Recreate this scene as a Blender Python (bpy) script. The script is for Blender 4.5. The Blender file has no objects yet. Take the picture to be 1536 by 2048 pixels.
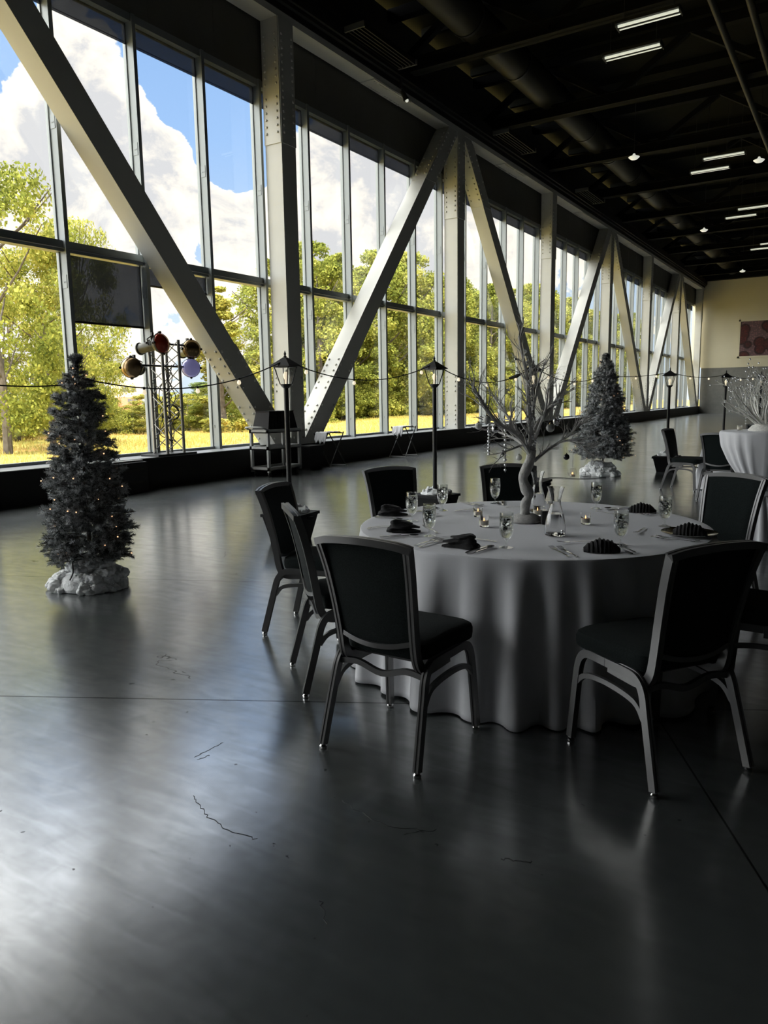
import bpy, bmesh, math, random
import numpy as np
from mathutils import Vector, Matrix, noise as mnoise
random.seed(7)
RNG = np.random.default_rng(11)
S = bpy.context.scene
COL = S.collection
PI = math.pi
# ------------------------------------------------------------------ camera
FPX = 1500.0; EYE = 1.47
PITCH, YAW, ROLL = math.radians(8.63), math.radians(32.3), math.radians(-0.88)
fw = Vector((-math.sin(YAW)*math.cos(PITCH), math.cos(YAW)*math.cos(PITCH), -math.sin(PITCH)))
rt0 = Vector((math.cos(YAW), math.sin(YAW), 0)); up0 = rt0.cross(fw)
rt = rt0*math.cos(ROLL)+up0*math.sin(ROLL); up = up0*math.cos(ROLL)-rt0*math.sin(ROLL)
CAM = Vector((0, 0, EYE))
cd = bpy.data.cameras.new('camera'); co = bpy.data.objects.new('camera', cd); COL.objects.link(co)
cd.sensor_fit = 'VERTICAL'; cd.sensor_height = 36; cd.lens = 36*FPX/2048
cd.clip_start = .05; cd.clip_end = 1500
M = Matrix(((rt.x, up.x, -fw.x, 0), (rt.y, up.y, -fw.y, 0), (rt.z, up.z, -fw.z, EYE), (0, 0, 0, 1)))
co.matrix_world = M
S.camera = co
def ray(px, py): return fw*FPX+rt*(px-768)+up*(1024-py)
def at_floor(px, py, z=0.0):
    d = ray(px, py); return CAM+d*((z-EYE)/d.z)
def at_x(px, py, X):
    d = ray(px, py); return CAM+d*(X/d.x)
def at_y(px, py, Y):
    d = ray(px, py); return CAM+d*(Y/d.y)
def at_dist(px, py, dist):
    d = ray(px, py); return CAM+d*(dist/math.hypot(d.x, d.y))

# ------------------------------------------------------------------ materials
def new_mat(name):
    m = bpy.data.materials.new(name); m.use_nodes = True
    return m, m.node_tree.nodes, m.node_tree.links, m.node_tree.nodes['Principled BSDF']
def mat(name, col, rough=.5, metal=0, noise=None, bump=0, bscale=50, spec=.5, coat=0, sheen=0, emis=None, estr=0):
    m, N, L, b = new_mat(name)
    b.inputs['Base Color'].default_value = (*col, 1); b.inputs['Roughness'].default_value = rough
    b.inputs['Metallic'].default_value = metal; b.inputs['Specular IOR Level'].default_value = spec
    b.inputs['Coat Weight'].default_value = coat; b.inputs['Sheen Weight'].default_value = sheen
    tc = N.new('ShaderNodeTexCoord')
    if noise:
        sc, col2 = noise
        n = N.new('ShaderNodeTexNoise'); n.inputs['Scale'].default_value = sc; n.inputs['Detail'].default_value = 6
        L.new(tc.outputs['Object'], n.inputs['Vector'])
        r = N.new('ShaderNodeValToRGB'); r.color_ramp.elements[0].position = .35; r.color_ramp.elements[1].position = .65
        r.color_ramp.elements[0].color = (*col, 1); r.color_ramp.elements[1].color = (*col2, 1)
        L.new(n.outputs['Fac'], r.inputs['Fac']); L.new(r.outputs['Color'], b.inputs['Base Color'])
    if bump:
        n = N.new('ShaderNodeTexNoise'); n.inputs['Scale'].default_value = bscale; n.inputs['Detail'].default_value = 4
        L.new(tc.outputs['Object'], n.inputs['Vector'])
        bp = N.new('ShaderNodeBump'); bp.inputs['Strength'].default_value = bump; bp.inputs['Distance'].default_value = .01
        L.new(n.outputs['Fac'], bp.inputs['Height']); L.new(bp.outputs['Normal'], b.inputs['Normal'])
    if emis:
        b.inputs['Emission Color'].default_value = (*emis, 1); b.inputs['Emission Strength'].default_value = estr
    return m
def glass_mat(name, ior=1.45, col=(1, 1, 1), rough=0.0):
    m, N, L, b = new_mat(name)
    b.inputs['Base Color'].default_value = (*col, 1); b.inputs['Transmission Weight'].default_value = 1
    b.inputs['IOR'].default_value = ior; b.inputs['Roughness'].default_value = rough
    return m
def pane_mat(name, tint=(.93, .97, .95), refl=1.0):
    m = bpy.data.materials.new(name); m.use_nodes = True; N = m.node_tree.nodes; L = m.node_tree.links; N.clear()
    o = N.new('ShaderNodeOutputMaterial'); mx = N.new('ShaderNodeMixShader'); t = N.new('ShaderNodeBsdfTransparent')
    g = N.new('ShaderNodeBsdfGlossy'); g.inputs['Roughness'].default_value = 0.01; lw = N.new('ShaderNodeLayerWeight'); lw.inputs['Blend'].default_value = .5; pw = N.new('ShaderNodeMath'); pw.operation = 'POWER'; pw.inputs[1].default_value = 5; f = N.new('ShaderNodeMath'); f.operation = 'MULTIPLY_ADD'; f.inputs[1].default_value = .55; f.inputs[2].default_value = .03; L.new(lw.outputs['Facing'], pw.inputs[0]); L.new(pw.outputs[0], f.inputs[0])
    t.inputs['Color'].default_value = (*tint, 1); g.inputs['Color'].default_value = (refl, refl, refl, 1)
    L.new(f.outputs[0], mx.inputs[0]); L.new(t.outputs[0], mx.inputs[1]); L.new(g.outputs[0], mx.inputs[2]); L.new(mx.outputs[0], o.inputs[0])
    return m
def leaf_mat(name, c1, c2, c3, trans=.35):
    m = bpy.data.materials.new(name); m.use_nodes = True; N = m.node_tree.nodes; L = m.node_tree.links; N.clear()
    o = N.new('ShaderNodeOutputMaterial'); g = N.new('ShaderNodeNewGeometry'); r = N.new('ShaderNodeValToRGB')
    r.color_ramp.elements[0].color = (*c1, 1); r.color_ramp.elements[1].color = (*c3, 1)
    e = r.color_ramp.elements.new(.55); e.color = (*c2, 1)
    n = N.new('ShaderNodeTexNoise'); n.inputs['Scale'].default_value = .35; L.new(g.outputs['Position'], n.inputs['Vector'])
    mt = N.new('ShaderNodeMath'); mt.operation = 'MULTIPLY_ADD'; mt.inputs[1].default_value = .5; L.new(g.outputs['Random Per Island'], mt.inputs[0])
    mr = N.new('ShaderNodeMapRange'); mr.inputs[1].default_value = .3; mr.inputs[2].default_value = .7; mr.inputs[3].default_value = 0; mr.inputs[4].default_value = .5
    L.new(n.outputs['Fac'], mr.inputs[0]); L.new(mr.outputs[0], mt.inputs[2]); L.new(mt.outputs[0], r.inputs['Fac'])
    d = N.new('ShaderNodeBsdfDiffuse'); t = N.new('ShaderNodeBsdfTranslucent'); mx = N.new('ShaderNodeMixShader'); mx.inputs[0].default_value = trans
    L.new(r.outputs[0], d.inputs[0]); L.new(r.outputs[0], t.inputs[0]); L.new(d.outputs[0], mx.inputs[1]); L.new(t.outputs[0], mx.inputs[2]); L.new(mx.outputs[0], o.inputs[0])
    return m

MT = {}
MT['paint'] = mat('pale_steel_paint', (.52, .52, .48), .5, noise=(1.5, (.56, .56, .52)), bump=.05, bscale=8)
MT['alu'] = mat('mullion_aluminium', (.24, .265, .27), .4, metal=.15)
MT['spandrel'] = mat('dark_spandrel', (.11, .108, .095), .75, noise=(.8, (.13, .128, .115)), spec=.2)
MT['ceil'] = mat('black_ceiling', (.004, .0045, .004), .8, spec=.15)
MT['deck'] = mat('dark_olive_deck', (.0075, .008, .0055), .85, noise=(3, (.0055, .006, .004)), spec=.1)
MT['duct'] = mat('duct_dark_metal', (.017, .017, .012), .5, metal=.1, noise=(6, (.02, .02, .015)), spec=.3)
MT['curb'] = mat('black_curb', (.012, .012, .012), .6, spec=.3)
MT['sill'] = mat('sill_metal', (.25, .26, .27), .4, metal=.3)
MT['cream'] = mat('cream_wall_paint', (.62, .58, .42), .8, noise=(.5, (.66, .62, .46)))
MT['wainscot'] = mat('grey_wainscot', (.16, .165, .15), .7, noise=(4, (.19, .19, .175)))
MT['black'] = mat('black_paint', (.012, .012, .012), .4)
MT['blacksoft'] = mat('black_plastic', (.008, .008, .009), .6, spec=.2)
MT['chairmetal'] = mat('chair_grey_metal', (.13, .13, .13), .33, metal=.6)
MT['glide'] = mat('glide_chrome', (.5, .5, .5), .2, metal=1)
MT['fabric'] = mat('black_upholstery', (.005, .008, .008), .9, noise=(220, (.012, .017, .017)), bump=.4, bscale=400, sheen=.03, spec=.12)
MT['cloth'] = mat('white_tablecloth', (.62, .63, .66), .75, bump=.08, bscale=25, sheen=.2)
MT['napkin'] = mat('black_napkin', (.010, .010, .011), .8, bump=.2, bscale=60, sheen=.15, spec=.25)
MT['steel'] = mat('polished_cutlery', (.6, .6, .6), .15, metal=1)
MT['glass'] = glass_mat('clear_glass', 1.45)
MT['ice'] = glass_mat('iced_water', 1.33, (.97, .98, .98), .05)
MT['water'] = glass_mat('water', 1.33)
MT['wax'] = mat('candle_wax', (.8, .74, .62), .6)
MT['flame'] = mat('candle_flame', (1, .6, .3), .5, emis=(1, .5, .2), estr=1.5)
MT['branch'] = mat('grey_white_branch', (.36, .355, .34), .75, noise=(40, (.48, .475, .46)), bump=.5, bscale=90)
MT['whitebranch'] = mat('white_glitter_branch', (.85, .84, .80), .6, noise=(60, (.62, .62, .58)))
def needle_mat():
    m, N, L, b = new_mat('flocked_needles'); g = N.new('ShaderNodeNewGeometry'); tc = N.new('ShaderNodeTexCoord')
    n = N.new('ShaderNodeTexNoise'); n.inputs['Scale'].default_value = 16; n.inputs['Detail'].default_value = 3; L.new(tc.outputs['Object'], n.inputs['Vector'])
    a = N.new('ShaderNodeMath'); a.operation = 'MULTIPLY_ADD'; a.inputs[1].default_value = .45; L.new(g.outputs['Random Per Island'], a.inputs[0]); L.new(n.outputs['Fac'], a.inputs[2])
    r = N.new('ShaderNodeValToRGB'); e = r.color_ramp.elements; e[0].position = .50; e[0].color = (.022, .032, .027, 1); e[1].position = .82; e[1].color = (.50, .52, .53, 1)
    L.new(a.outputs[0], r.inputs[0]); L.new(r.outputs[0], b.inputs['Base Color']); b.inputs['Roughness'].default_value = .85; b.inputs['Specular IOR Level'].default_value = .1
    return m
MT['needle'] = needle_mat()
MT['bark'] = mat('bark', (.07, .055, .04), .9, noise=(5, (.12, .1, .08)))
MT['cotton'] = mat('cotton_batting', (.80, .82, .83), .95, bump=.8, bscale=45, sheen=.3)
MT['fairy'] = mat('warm_fairy_bulb', (1, .8, .5), .4, emis=(1, .55, .3), estr=.9)
MT['bulb'] = mat('warm_white_bulb', (1, .9, .7), .4, emis=(1, .85, .6), estr=.5)
MT['plastic'] = mat('grey_cart_plastic', (.36, .37, .36), .5)
MT['truss'] = mat('truss_aluminium', (.30, .29, .27), .35, metal=.7)
MT['cable'] = mat('black_cable', (.01, .01, .01), .5)
MT['lampbody'] = mat('spotlight_body', (.05, .05, .04), .45, metal=.4, noise=(12, (.09, .09, .07)))
MT['brass'] = mat('smoky_brass_lens', (.35, .24, .13), .22, metal=.9)
MT['redlens'] = mat('red_lens', (.35, .03, .01), .12, metal=.5, coat=1)
MT['bluelens'] = mat('violet_lens', (.38, .38, .68), .2, metal=.5, coat=1, emis=(.4, .38, .8), estr=.12)
MT['crystal'] = mat('crystal_bead', (.8, .82, .84), .08, metal=.6)
MT['pearl'] = mat('frosted_bauble', (.62, .63, .60), .5)
MT['silverb'] = mat('silver_bauble', (.5, .5, .5), .12, metal=1)
MT['darkb'] = mat('dark_bauble', (.03, .03, .035), .2)
MT['thin'] = pane_mat('thin_goblet_glass', (.97, .98, .97))
for n_ in MT['thin'].node_tree.nodes:
    if n_.type == 'MATH' and n_.operation == 'MULTIPLY_ADD': n_.inputs[1].default_value = .9; n_.inputs[2].default_value = .09
    if n_.type == 'MATH' and n_.operation == 'POWER': n_.inputs[1].default_value = 2.6
def icewater():
    m = glass_mat('iced_water_surface', 1.2); N = m.node_tree.nodes; L = m.node_tree.links; b = N['Principled BSDF']
    tc = N.new('ShaderNodeTexCoord'); mp = N.new('ShaderNodeMapping'); mp.inputs['Scale'].default_value = (1, 1, 2.2); L.new(tc.outputs['Object'], mp.inputs[0])
    n = N.new('ShaderNodeTexNoise'); n.inputs['Scale'].default_value = 70; n.inputs['Detail'].default_value = 3; L.new(mp.outputs[0], n.inputs['Vector'])
    bp = N.new('ShaderNodeBump'); bp.inputs['Strength'].default_value = .6; bp.inputs['Distance'].default_value = .006; L.new(n.outputs['Fac'], bp.inputs['Height']); L.new(bp.outputs[0], b.inputs['Normal']); return m
MT['icewater'] = icewater()
MT['pane'] = pane_mat('window_glass', (.985, .99, .985))
MT['lglass'] = pane_mat('lantern_glass', (.9, .9, .88))
MT['blindtop'] = mat('roller_blind_grey', (.07, .075, .085), .8)
MT['tube'] = mat('fluorescent_tube', (.9, .9, .85), .4, emis=(.9, .95, .8), estr=.36)
MT['dome'] = mat('white_dome', (.8, .8, .76), .5, emis=(.95, .97, .85), estr=.35)
MT['leafA'] = leaf_mat('leaves_green', (.06, .085, .02), (.26, .28, .055), (.58, .52, .14))
MT['leafB'] = leaf_mat('leaves_yellow', (.09, .11, .028), (.34, .33, .07), (.64, .52, .15))
MT['leafC'] = leaf_mat('leaves_darkgreen', (.04, .07, .03), (.14, .19, .06), (.34, .36, .11))
MT['grassb'] = leaf_mat('grass_blades', (.26, .27, .07), (.48, .40, .12), (.58, .36, .14))
MT['brick'] = mat('far_brick', (.55, .22, .14), .9); MT['tan'] = mat('far_tan', (.75, .62, .42), .9); MT['farglass'] = mat('far_window', (.12, .12, .14), .3)
# semi transparent dark roller blind
def screen_mat():
    m = bpy.data.materials.new('dark_screen_blind'); m.use_nodes = True; N = m.node_tree.nodes; L = m.node_tree.links; N.clear()
    o = N.new('ShaderNodeOutputMaterial'); mx = N.new('ShaderNodeMixShader'); t = N.new('ShaderNodeBsdfTransparent'); d = N.new('ShaderNodeBsdfDiffuse')
    t.inputs['Color'].default_value = (.22, .23, .25, 1); d.inputs['Color'].default_value = (.06, .065, .07, 1); mx.inputs[0].default_value = .3
    tl_ = N.new('ShaderNodeBsdfTranslucent'); tl_.inputs['Color'].default_value = (.05, .05, .055, 1); m2 = N.new('ShaderNodeMixShader'); m2.inputs[0].default_value = .7; L.new(d.outputs[0], m2.inputs[1]); L.new(tl_.outputs[0], m2.inputs[2])
    L.new(t.outputs[0], mx.inputs[1]); L.new(m2.outputs[0], mx.inputs[2]); L.new(mx.outputs[0], o.inputs[0]); return m
MT['screen'] = screen_mat()

def floor_mat():
    m, N, L, b = new_mat('polished_concrete')
    tc = N.new('ShaderNodeTexCoord'); P = tc.outputs['Object']
    def noise(scale, det=5, dist=0, sx=1, sy=1, rz=0):
        mp = N.new('ShaderNodeMapping'); mp.inputs['Scale'].default_value = (sx, sy, 1); mp.inputs['Rotation'].default_value = (0, 0, rz)
        L.new(P, mp.inputs['Vector'])
        n = N.new('ShaderNodeTexNoise'); n.inputs['Scale'].default_value = scale; n.inputs['Detail'].default_value = det; n.inputs['Distortion'].default_value = dist
        L.new(mp.outputs[0], n.inputs['Vector']); return n.outputs['Fac']
    def ramp(v, p0, p1, c0, c1):
        r = N.new('ShaderNodeValToRGB'); e = r.color_ramp.elements; e[0].position = p0; e[1].position = p1; e[0].color = (*c0, 1); e[1].color = (*c1, 1)
        L.new(v, r.inputs[0]); return r.outputs[0]
    base = ramp(noise(1.1, 8, .6), .3, .7, (.050, .058, .058), (.066, .074, .073))
    spots = ramp(noise(9, 3), .70, .76, (1, 1, 1), (.45, .45, .45))
    mul = N.new('ShaderNodeMix'); mul.data_type = 'RGBA'; mul.blend_type = 'MULTIPLY'; mul.inputs[0].default_value = 1
    L.new(base, mul.inputs[6]); L.new(spots, mul.inputs[7])
    # saw-cut joints in the slab, and a wandering crack
    acc = None
    sp = N.new('ShaderNodeSeparateXYZ'); L.new(P, sp.inputs[0])
    def line(a, c, w, wob=0):
        nonlocal acc
        d = (c-a); d.z = 0; d.normalize(); nx, ny = -d.y, d.x; k = nx*a.x+ny*a.y
        m1 = N.new('ShaderNodeMath'); m1.operation = 'MULTIPLY'; m1.inputs[1].default_value = nx; L.new(sp.outputs[0], m1.inputs[0])
        m2 = N.new('ShaderNodeMath'); m2.operation = 'MULTIPLY_ADD'; m2.inputs[1].default_value = ny; L.new(sp.outputs[1], m2.inputs[0]); L.new(m1.outputs[0], m2.inputs[2])
        m3 = N.new('ShaderNodeMath'); m3.operation = 'SUBTRACT'; m3.inputs[1].default_value = k; L.new(m2.outputs[0], m3.inputs[0])
        m4 = N.new('ShaderNodeMath'); m4.operation = 'ABSOLUTE'; L.new(m3.outputs[0], m4.inputs[0])
        m5 = N.new('ShaderNodeMath'); m5.operation = 'LESS_THAN'; m5.inputs[1].default_value = w; L.new(m4.outputs[0], m5.inputs[0])
        if acc is None: acc = m5.outputs[0]
        else:
            mm = N.new('ShaderNodeMath'); mm.operation = 'MAXIMUM'; L.new(acc, mm.inputs[0]); L.new(m5.outputs[0], mm.inputs[1]); acc = mm.outputs[0]
    line(at_floor(0, 1392), at_floor(760, 1406), .0055)
    line(at_floor(1440, 1630), at_floor(1536, 1780), .004)
    line(at_floor(480, 1163), at_floor(560, 1165), .006)
    line(at_floor(1215, 958), at_floor(1536, 962), .012)
    mj = N.new('ShaderNodeMix'); mj.data_type = 'RGBA'; mj.inputs[7].default_value = (.006, .006, .006, 1)
    cr = noise(.55, 5, .6); ca = N.new('ShaderNodeMath'); ca.operation = 'SUBTRACT'; ca.inputs[1].default_value = .5; L.new(cr, ca.inputs[0])
    cb_ = N.new('ShaderNodeMath'); cb_.operation = 'ABSOLUTE'; L.new(ca.outputs[0], cb_.inputs[0]); cc_ = N.new('ShaderNodeMath'); cc_.operation = 'LESS_THAN'; cc_.inputs[1].default_value = .0011; L.new(cb_.outputs[0], cc_.inputs[0])
    cm = N.new('ShaderNodeMath'); cm.operation = 'GREATER_THAN'; cm.inputs[1].default_value = .60; L.new(noise(1.3, 2), cm.inputs[0]); cx = N.new('ShaderNodeMath'); cx.operation = 'MULTIPLY'; L.new(cc_.outputs[0], cx.inputs[0]); L.new(cm.outputs[0], cx.inputs[1])
    pit = N.new('ShaderNodeMath'); pit.operation = 'GREATER_THAN'; pit.inputs[1].default_value = .76; L.new(noise(26, 2), pit.inputs[0])
    for q_ in (cx, pit):
        mm = N.new('ShaderNodeMath'); mm.operation = 'MAXIMUM'; L.new(acc, mm.inputs[0]); L.new(q_.outputs[0], mm.inputs[1]); acc = mm.outputs[0]
    L.new(acc, mj.inputs[0]); L.new(mul.outputs[2], mj.inputs[6]); L.new(mj.outputs[2], b.inputs['Base Color'])
    sv = N.new('ShaderNodeMapRange'); sv.inputs[1].default_value = .3; sv.inputs[2].default_value = .7; sv.inputs[3].default_value = .60; sv.inputs[4].default_value = 1.0
    mxn = N.new('ShaderNodeMath'); mxn.operation = 'MULTIPLY_ADD'; mxn.inputs[1].default_value = .55; mx2 = N.new('ShaderNodeMath'); mx2.operation = 'MULTIPLY'; mx2.inputs[1].default_value = .45
    L.new(noise(7.0, 12, .9), mx2.inputs[0]); L.new(noise(2.5, 10, .6, 1.2, 7, math.radians(-58)), mxn.inputs[0]); L.new(mx2.outputs[0], mxn.inputs[2]); L.new(mxn.outputs[0], sv.inputs[0])
    cw = N.new('ShaderNodeMapRange'); cw.inputs[1].default_value = .35; cw.inputs[2].default_value = .65; cw.inputs[3].default_value = .30; cw.inputs[4].default_value = .70; L.new(mxn.outputs[0], cw.inputs[0]); L.new(cw.outputs[0], b.inputs['Coat Weight'])
    sm = N.new('ShaderNodeMix'); sm.data_type = 'FLOAT'; L.new(acc, sm.inputs[0]); L.new(sv.outputs[0], sm.inputs[2]); sm.inputs[3].default_value = 0.03; L.new(sm.outputs[0], b.inputs['Specular IOR Level'])
    # roughness: soft swirls and long trowel scratches
    r1 = ramp(noise(.9, 3, .3), .3, .7, (.18,)*3, (.23,)*3)
    r2 = ramp(noise(3.0, 9, 1.5, 1, 5, math.radians(-62)), .3, .8, (0,)*3, (.045,)*3)
    ad = N.new('ShaderNodeMath'); L.new(r1, ad.inputs[0]); L.new(r2, ad.inputs[1])
    L.new(ad.outputs[0], b.inputs['Roughness'])
    b.inputs['IOR'].default_value = 2.5; b.inputs['Coat Weight'].default_value = .5; b.inputs['Coat Roughness'].default_value = .17; b.inputs['Coat IOR'].default_value = 1.7
    bp = N.new('ShaderNodeBump'); bp.inputs['Strength'].default_value = .05; bp.inputs['Distance'].default_value = .02
    L.new(noise(2.6, 3, .5), bp.inputs['Height']); L.new(bp.outputs[0], b.inputs['Normal'])
    return m
MT['floor'] = floor_mat()
def grass_mat():
    m, N, L, b = new_mat('meadow')
    tc = N.new('ShaderNodeTexCoord'); n = N.new('ShaderNodeTexNoise'); n.inputs['Scale'].default_value = .22; n.inputs['Detail'].default_value = 9; n.inputs['Roughness'].default_value = .7
    L.new(tc.outputs['Object'], n.inputs['Vector']); r = N.new('ShaderNodeValToRGB'); e = r.color_ramp.elements
    e[0].position = .36; e[0].color = (.30, .30, .08, 1); e[1].position = .62; e[1].color = (.50, .27, .11, 1); x = e.new(.5); x.color = (.48, .38, .11, 1)
    L.new(n.outputs['Fac'], r.inputs[0]); L.new(r.outputs[0], b.inputs['Base Color']); b.inputs['Roughness'].default_value = 1; b.inputs['Specular IOR Level'].default_value = 0
    n2 = N.new('ShaderNodeTexNoise'); n2.inputs['Scale'].default_value = 6; n2.inputs['Detail'].default_value = 8; L.new(tc.outputs['Object'], n2.inputs['Vector'])
    bp = N.new('ShaderNodeBump'); bp.inputs['Strength'].default_value = .9; bp.inputs['Distance'].default_value = .25; L.new(n2.outputs['Fac'], bp.inputs['Height']); L.new(bp.outputs[0], b.inputs['Normal'])
    return m
MT['grass'] = grass_mat()

# ------------------------------------------------------------------ mesh builder
class MB:
    def __init__(s): s.v = []; s.f = []
    def add(s, vs, fs):
        o = len(s.v); s.v.extend([tuple(v) for v in vs]); s.f.extend([tuple(i+o for i in f) for f in fs]); return s
    def box(s, x0, x1, y0, y1, z0, z1):
        v = [(x0, y0, z0), (x1, y0, z0), (x1, y1, z0), (x0, y1, z0), (x0, y0, z1), (x1, y0, z1), (x1, y1, z1), (x0, y1, z1)]
        return s.add(v, [(0, 3, 2, 1), (4, 5, 6, 7), (0, 1, 5, 4), (1, 2, 6, 5), (2, 3, 7, 6), (3, 0, 4, 7)])
    def frust(s, b, t, z0, z1, cx=0, cy=0):   # square frustum half sizes b(x,y) t(x,y)
        v = [(cx-b[0], cy-b[1], z0), (cx+b[0], cy-b[1], z0), (cx+b[0], cy+b[1], z0), (cx-b[0], cy+b[1], z0),
             (cx-t[0], cy-t[1], z1), (cx+t[0], cy-t[1], z1), (cx+t[0], cy+t[1], z1), (cx-t[0], cy+t[1], z1)]
        return s.add(v, [(0, 3, 2, 1), (4, 5, 6, 7), (0, 1, 5, 4), (1, 2, 6, 5), (2, 3, 7, 6), (3, 0, 4, 7)])
    def sweep(s, pts, prof, side=None, closed_caps=True):
        """prof: list of (u,v); u along side vector, v along the in-plane normal"""
        pts = [Vector(p) for p in pts]; n = len(pts); k = len(prof); vs = []
        for i, p in enumerate(pts):
            t = (pts[min(i+1, n-1)]-pts[max(i-1, 0)]).normalized()
            sd = Vector(side) if side is not None else (Vector((0, 0, 1)) if abs(t.z) < .9 else Vector((1, 0, 0)))
            sd = (sd-t*sd.dot(t)).normalized(); nn = t.cross(sd)
            for u, v in prof: vs.append(p+sd*u+nn*v)
        fs = [(i*k+j, i*k+(j+1) % k, (i+1)*k+(j+1) % k, (i+1)*k+j) for i in range(n-1) for j in range(k)]
        if closed_caps: fs += [tuple(range(k-1, -1, -1)), tuple((n-1)*k+j for j in range(k))]
        return s.add(vs, fs)
    def tube(s, pts, r, k=8, caps=True):
        pts = [Vector(p) for p in pts]; n = len(pts); rs = r if isinstance(r, (list, tuple)) else [r]*n
        vs = []; t0 = (pts[1]-pts[0]).normalized(); a = Vector((0, 0, 1)) if abs(t0.z) < .9 else Vector((1, 0, 0)); u = t0.cross(a).normalized()
        for i, p in enumerate(pts):
            t = (pts[min(i+1, n-1)]-pts[max(i-1, 0)]).normalized(); u = (u-t*u.dot(t)).normalized(); w = t.cross(u)
            for j in range(k):
                an = 2*PI*j/k; vs.append(p+(u*math.cos(an)+w*math.sin(an))*rs[i])
        fs = [(i*k+j, i*k+(j+1) % k, (i+1)*k+(j+1) % k, (i+1)*k+j) for i in range(n-1) for j in range(k)]
        if caps: fs += [tuple(range(k-1, -1, -1)), tuple((n-1)*k+j for j in range(k))]
        return s.add(vs, fs)
    def lathe(s, prof, k=24, c=(0, 0, 0), ax=None):
        """prof list (r,z)"""
        c = Vector(c); rot = Vector((0, 0, 1)).rotation_difference(Vector(ax).normalized()).to_matrix() if ax is not None else None
        vs = []
        for r, z in prof:
            for j in range(k):
                an = 2*PI*j/k; p = Vector((r*math.cos(an), r*math.sin(an), z))
                if rot: p = rot @ p
                vs.append(c+p)
        n = len(prof)
        fs = [(i*k+j, i*k+(j+1) % k, (i+1)*k+(j+1) % k, (i+1)*k+j) for i in range(n-1) for j in range(k)]
        if prof[0][0] > 1e-5: fs.append(tuple(range(k-1, -1, -1)))
        if prof[-1][0] > 1e-5: fs.append(tuple((n-1)*k+j for j in range(k)))
        return s.add(vs, fs)
    def ball(s, c, r, k=12, sz=1.0):
        return s.lathe([(max(1e-6, r*math.sin(PI*i/(k//2+2))), -r*sz*math.cos(PI*i/(k//2+2))) for i in range(k//2+3)], k, c)
    def build(s, name, m, parent=None, smooth=True, bevel=0, loc=None, sub=0):
        me = bpy.data.meshes.new(name); me.from_pydata(s.v, [], s.f)
        bm = bmesh.new(); bm.from_mesh(me); bmesh.ops.remove_doubles(bm, verts=bm.verts, dist=1e-6); bmesh.ops.recalc_face_normals(bm, faces=bm.faces); bm.to_mesh(me); bm.free()
        me.materials.append(m); o = bpy.data.objects.new(name, me); COL.objects.link(o)
        if smooth:
            for p in me.polygons: p.use_smooth = True
            if hasattr(me, 'set_sharp_from_angle'): me.set_sharp_from_angle(angle=math.radians(35))
        if bevel:
            b = o.modifiers.new('bevel', 'BEVEL'); b.width = bevel; b.segments = 2; b.limit_method = 'ANGLE'
        if sub:
            q = o.modifiers.new('sub', 'SUBSURF'); q.levels = sub; q.render_levels = sub
        if parent: o.parent = parent
        if loc: o.location = loc
        return o
def raw_mesh(name, V, F, m, parent=None, smooth=False):
    """V (n,3) array, F (m,k) array; fast path"""
    me = bpy.data.meshes.new(name); V = np.asarray(V, np.float32); F = np.asarray(F, np.int32); k = F.shape[1]
    me.vertices.add(len(V)); me.vertices.foreach_set('co', V.ravel()); me.loops.add(F.size); me.loops.foreach_set('vertex_index', F.ravel())
    me.polygons.add(len(F)); me.polygons.foreach_set('loop_start', np.arange(0, F.size, k, dtype=np.int32)); me.polygons.foreach_set('loop_total', np.full(len(F), k, np.int32))
    me.update(calc_edges=True); me.materials.append(m)
    if smooth: me.polygons.foreach_set('use_smooth', np.ones(len(F), bool))
    o = bpy.data.objects.new(name, me); COL.objects.link(o)
    if parent: o.parent = parent
    return o
def thing(name, label, cat, loc=(0, 0, 0), rz=0, group=None):
    o = bpy.data.objects.new(name, None); COL.objects.link(o); o.empty_display_size = .1
    o.location = loc; o.rotation_euler = (0, 0, rz); o['label'] = label; o['category'] = cat
    if group: o['group'] = group
    return o
def tag(o, label, cat, group=None, kind=None):
    o['label'] = label; o['category'] = cat
    if group: o['group'] = group
    if kind: o['kind'] = kind
    return o
def struct(o, label=None):
    o['kind'] = 'structure'
    if label: o['label'] = label
    return o
KIDS = {}
def kids(o): return [c for c in bpy.data.objects if c.parent == o]
def dup(root, loc=None, rz=None, label=None, group=None):
    r = root.copy(); COL.objects.link(r)
    if loc is not None: r.location = loc
    if rz is not None: r.rotation_euler = (0, 0, rz)
    if label: r['label'] = label
    if group: r['group'] = group
    if root.name not in KIDS: KIDS[root.name] = [(c, kids(c)) for c in kids(root)]
    for ch, gs in KIDS[root.name]:
        c = ch.copy(); COL.objects.link(c); c.parent = r
        for g in gs:
            d = g.copy(); COL.objects.link(d); d.parent = c
    return r
def smoothpath(pts, n=6):
    P = [Vector(p) for p in pts]; out = []
    for i in range(len(P)-1):
        p0 = P[max(i-1, 0)]; p1 = P[i]; p2 = P[i+1]; p3 = P[min(i+2, len(P)-1)]
        for j in range(n):
            t = j/n
            out.append(.5*((2*p1)+(p2-p0)*t+(2*p0-5*p1+4*p2-p3)*t*t+(3*p1-p0-3*p2+p3)*t**3))
    out.append(P[-1]); return out
RECT = lambda a, b: [(-a, -b), (a, -b), (a, b), (-a, b)]
def GROOVE(a, b):  # rectangular tube section with a channel on the broad faces
    g = min(a, b)*.28
    return [(-a, -b), (-g*1.2, -b), (-g*.8, -b+g), (g*.8, -b+g), (g*1.2, -b), (a, -b), (a, b), (g*1.2, b), (g*.8, b-g), (-g*.8, b-g), (-g*1.2, b), (-a, b)]

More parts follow.
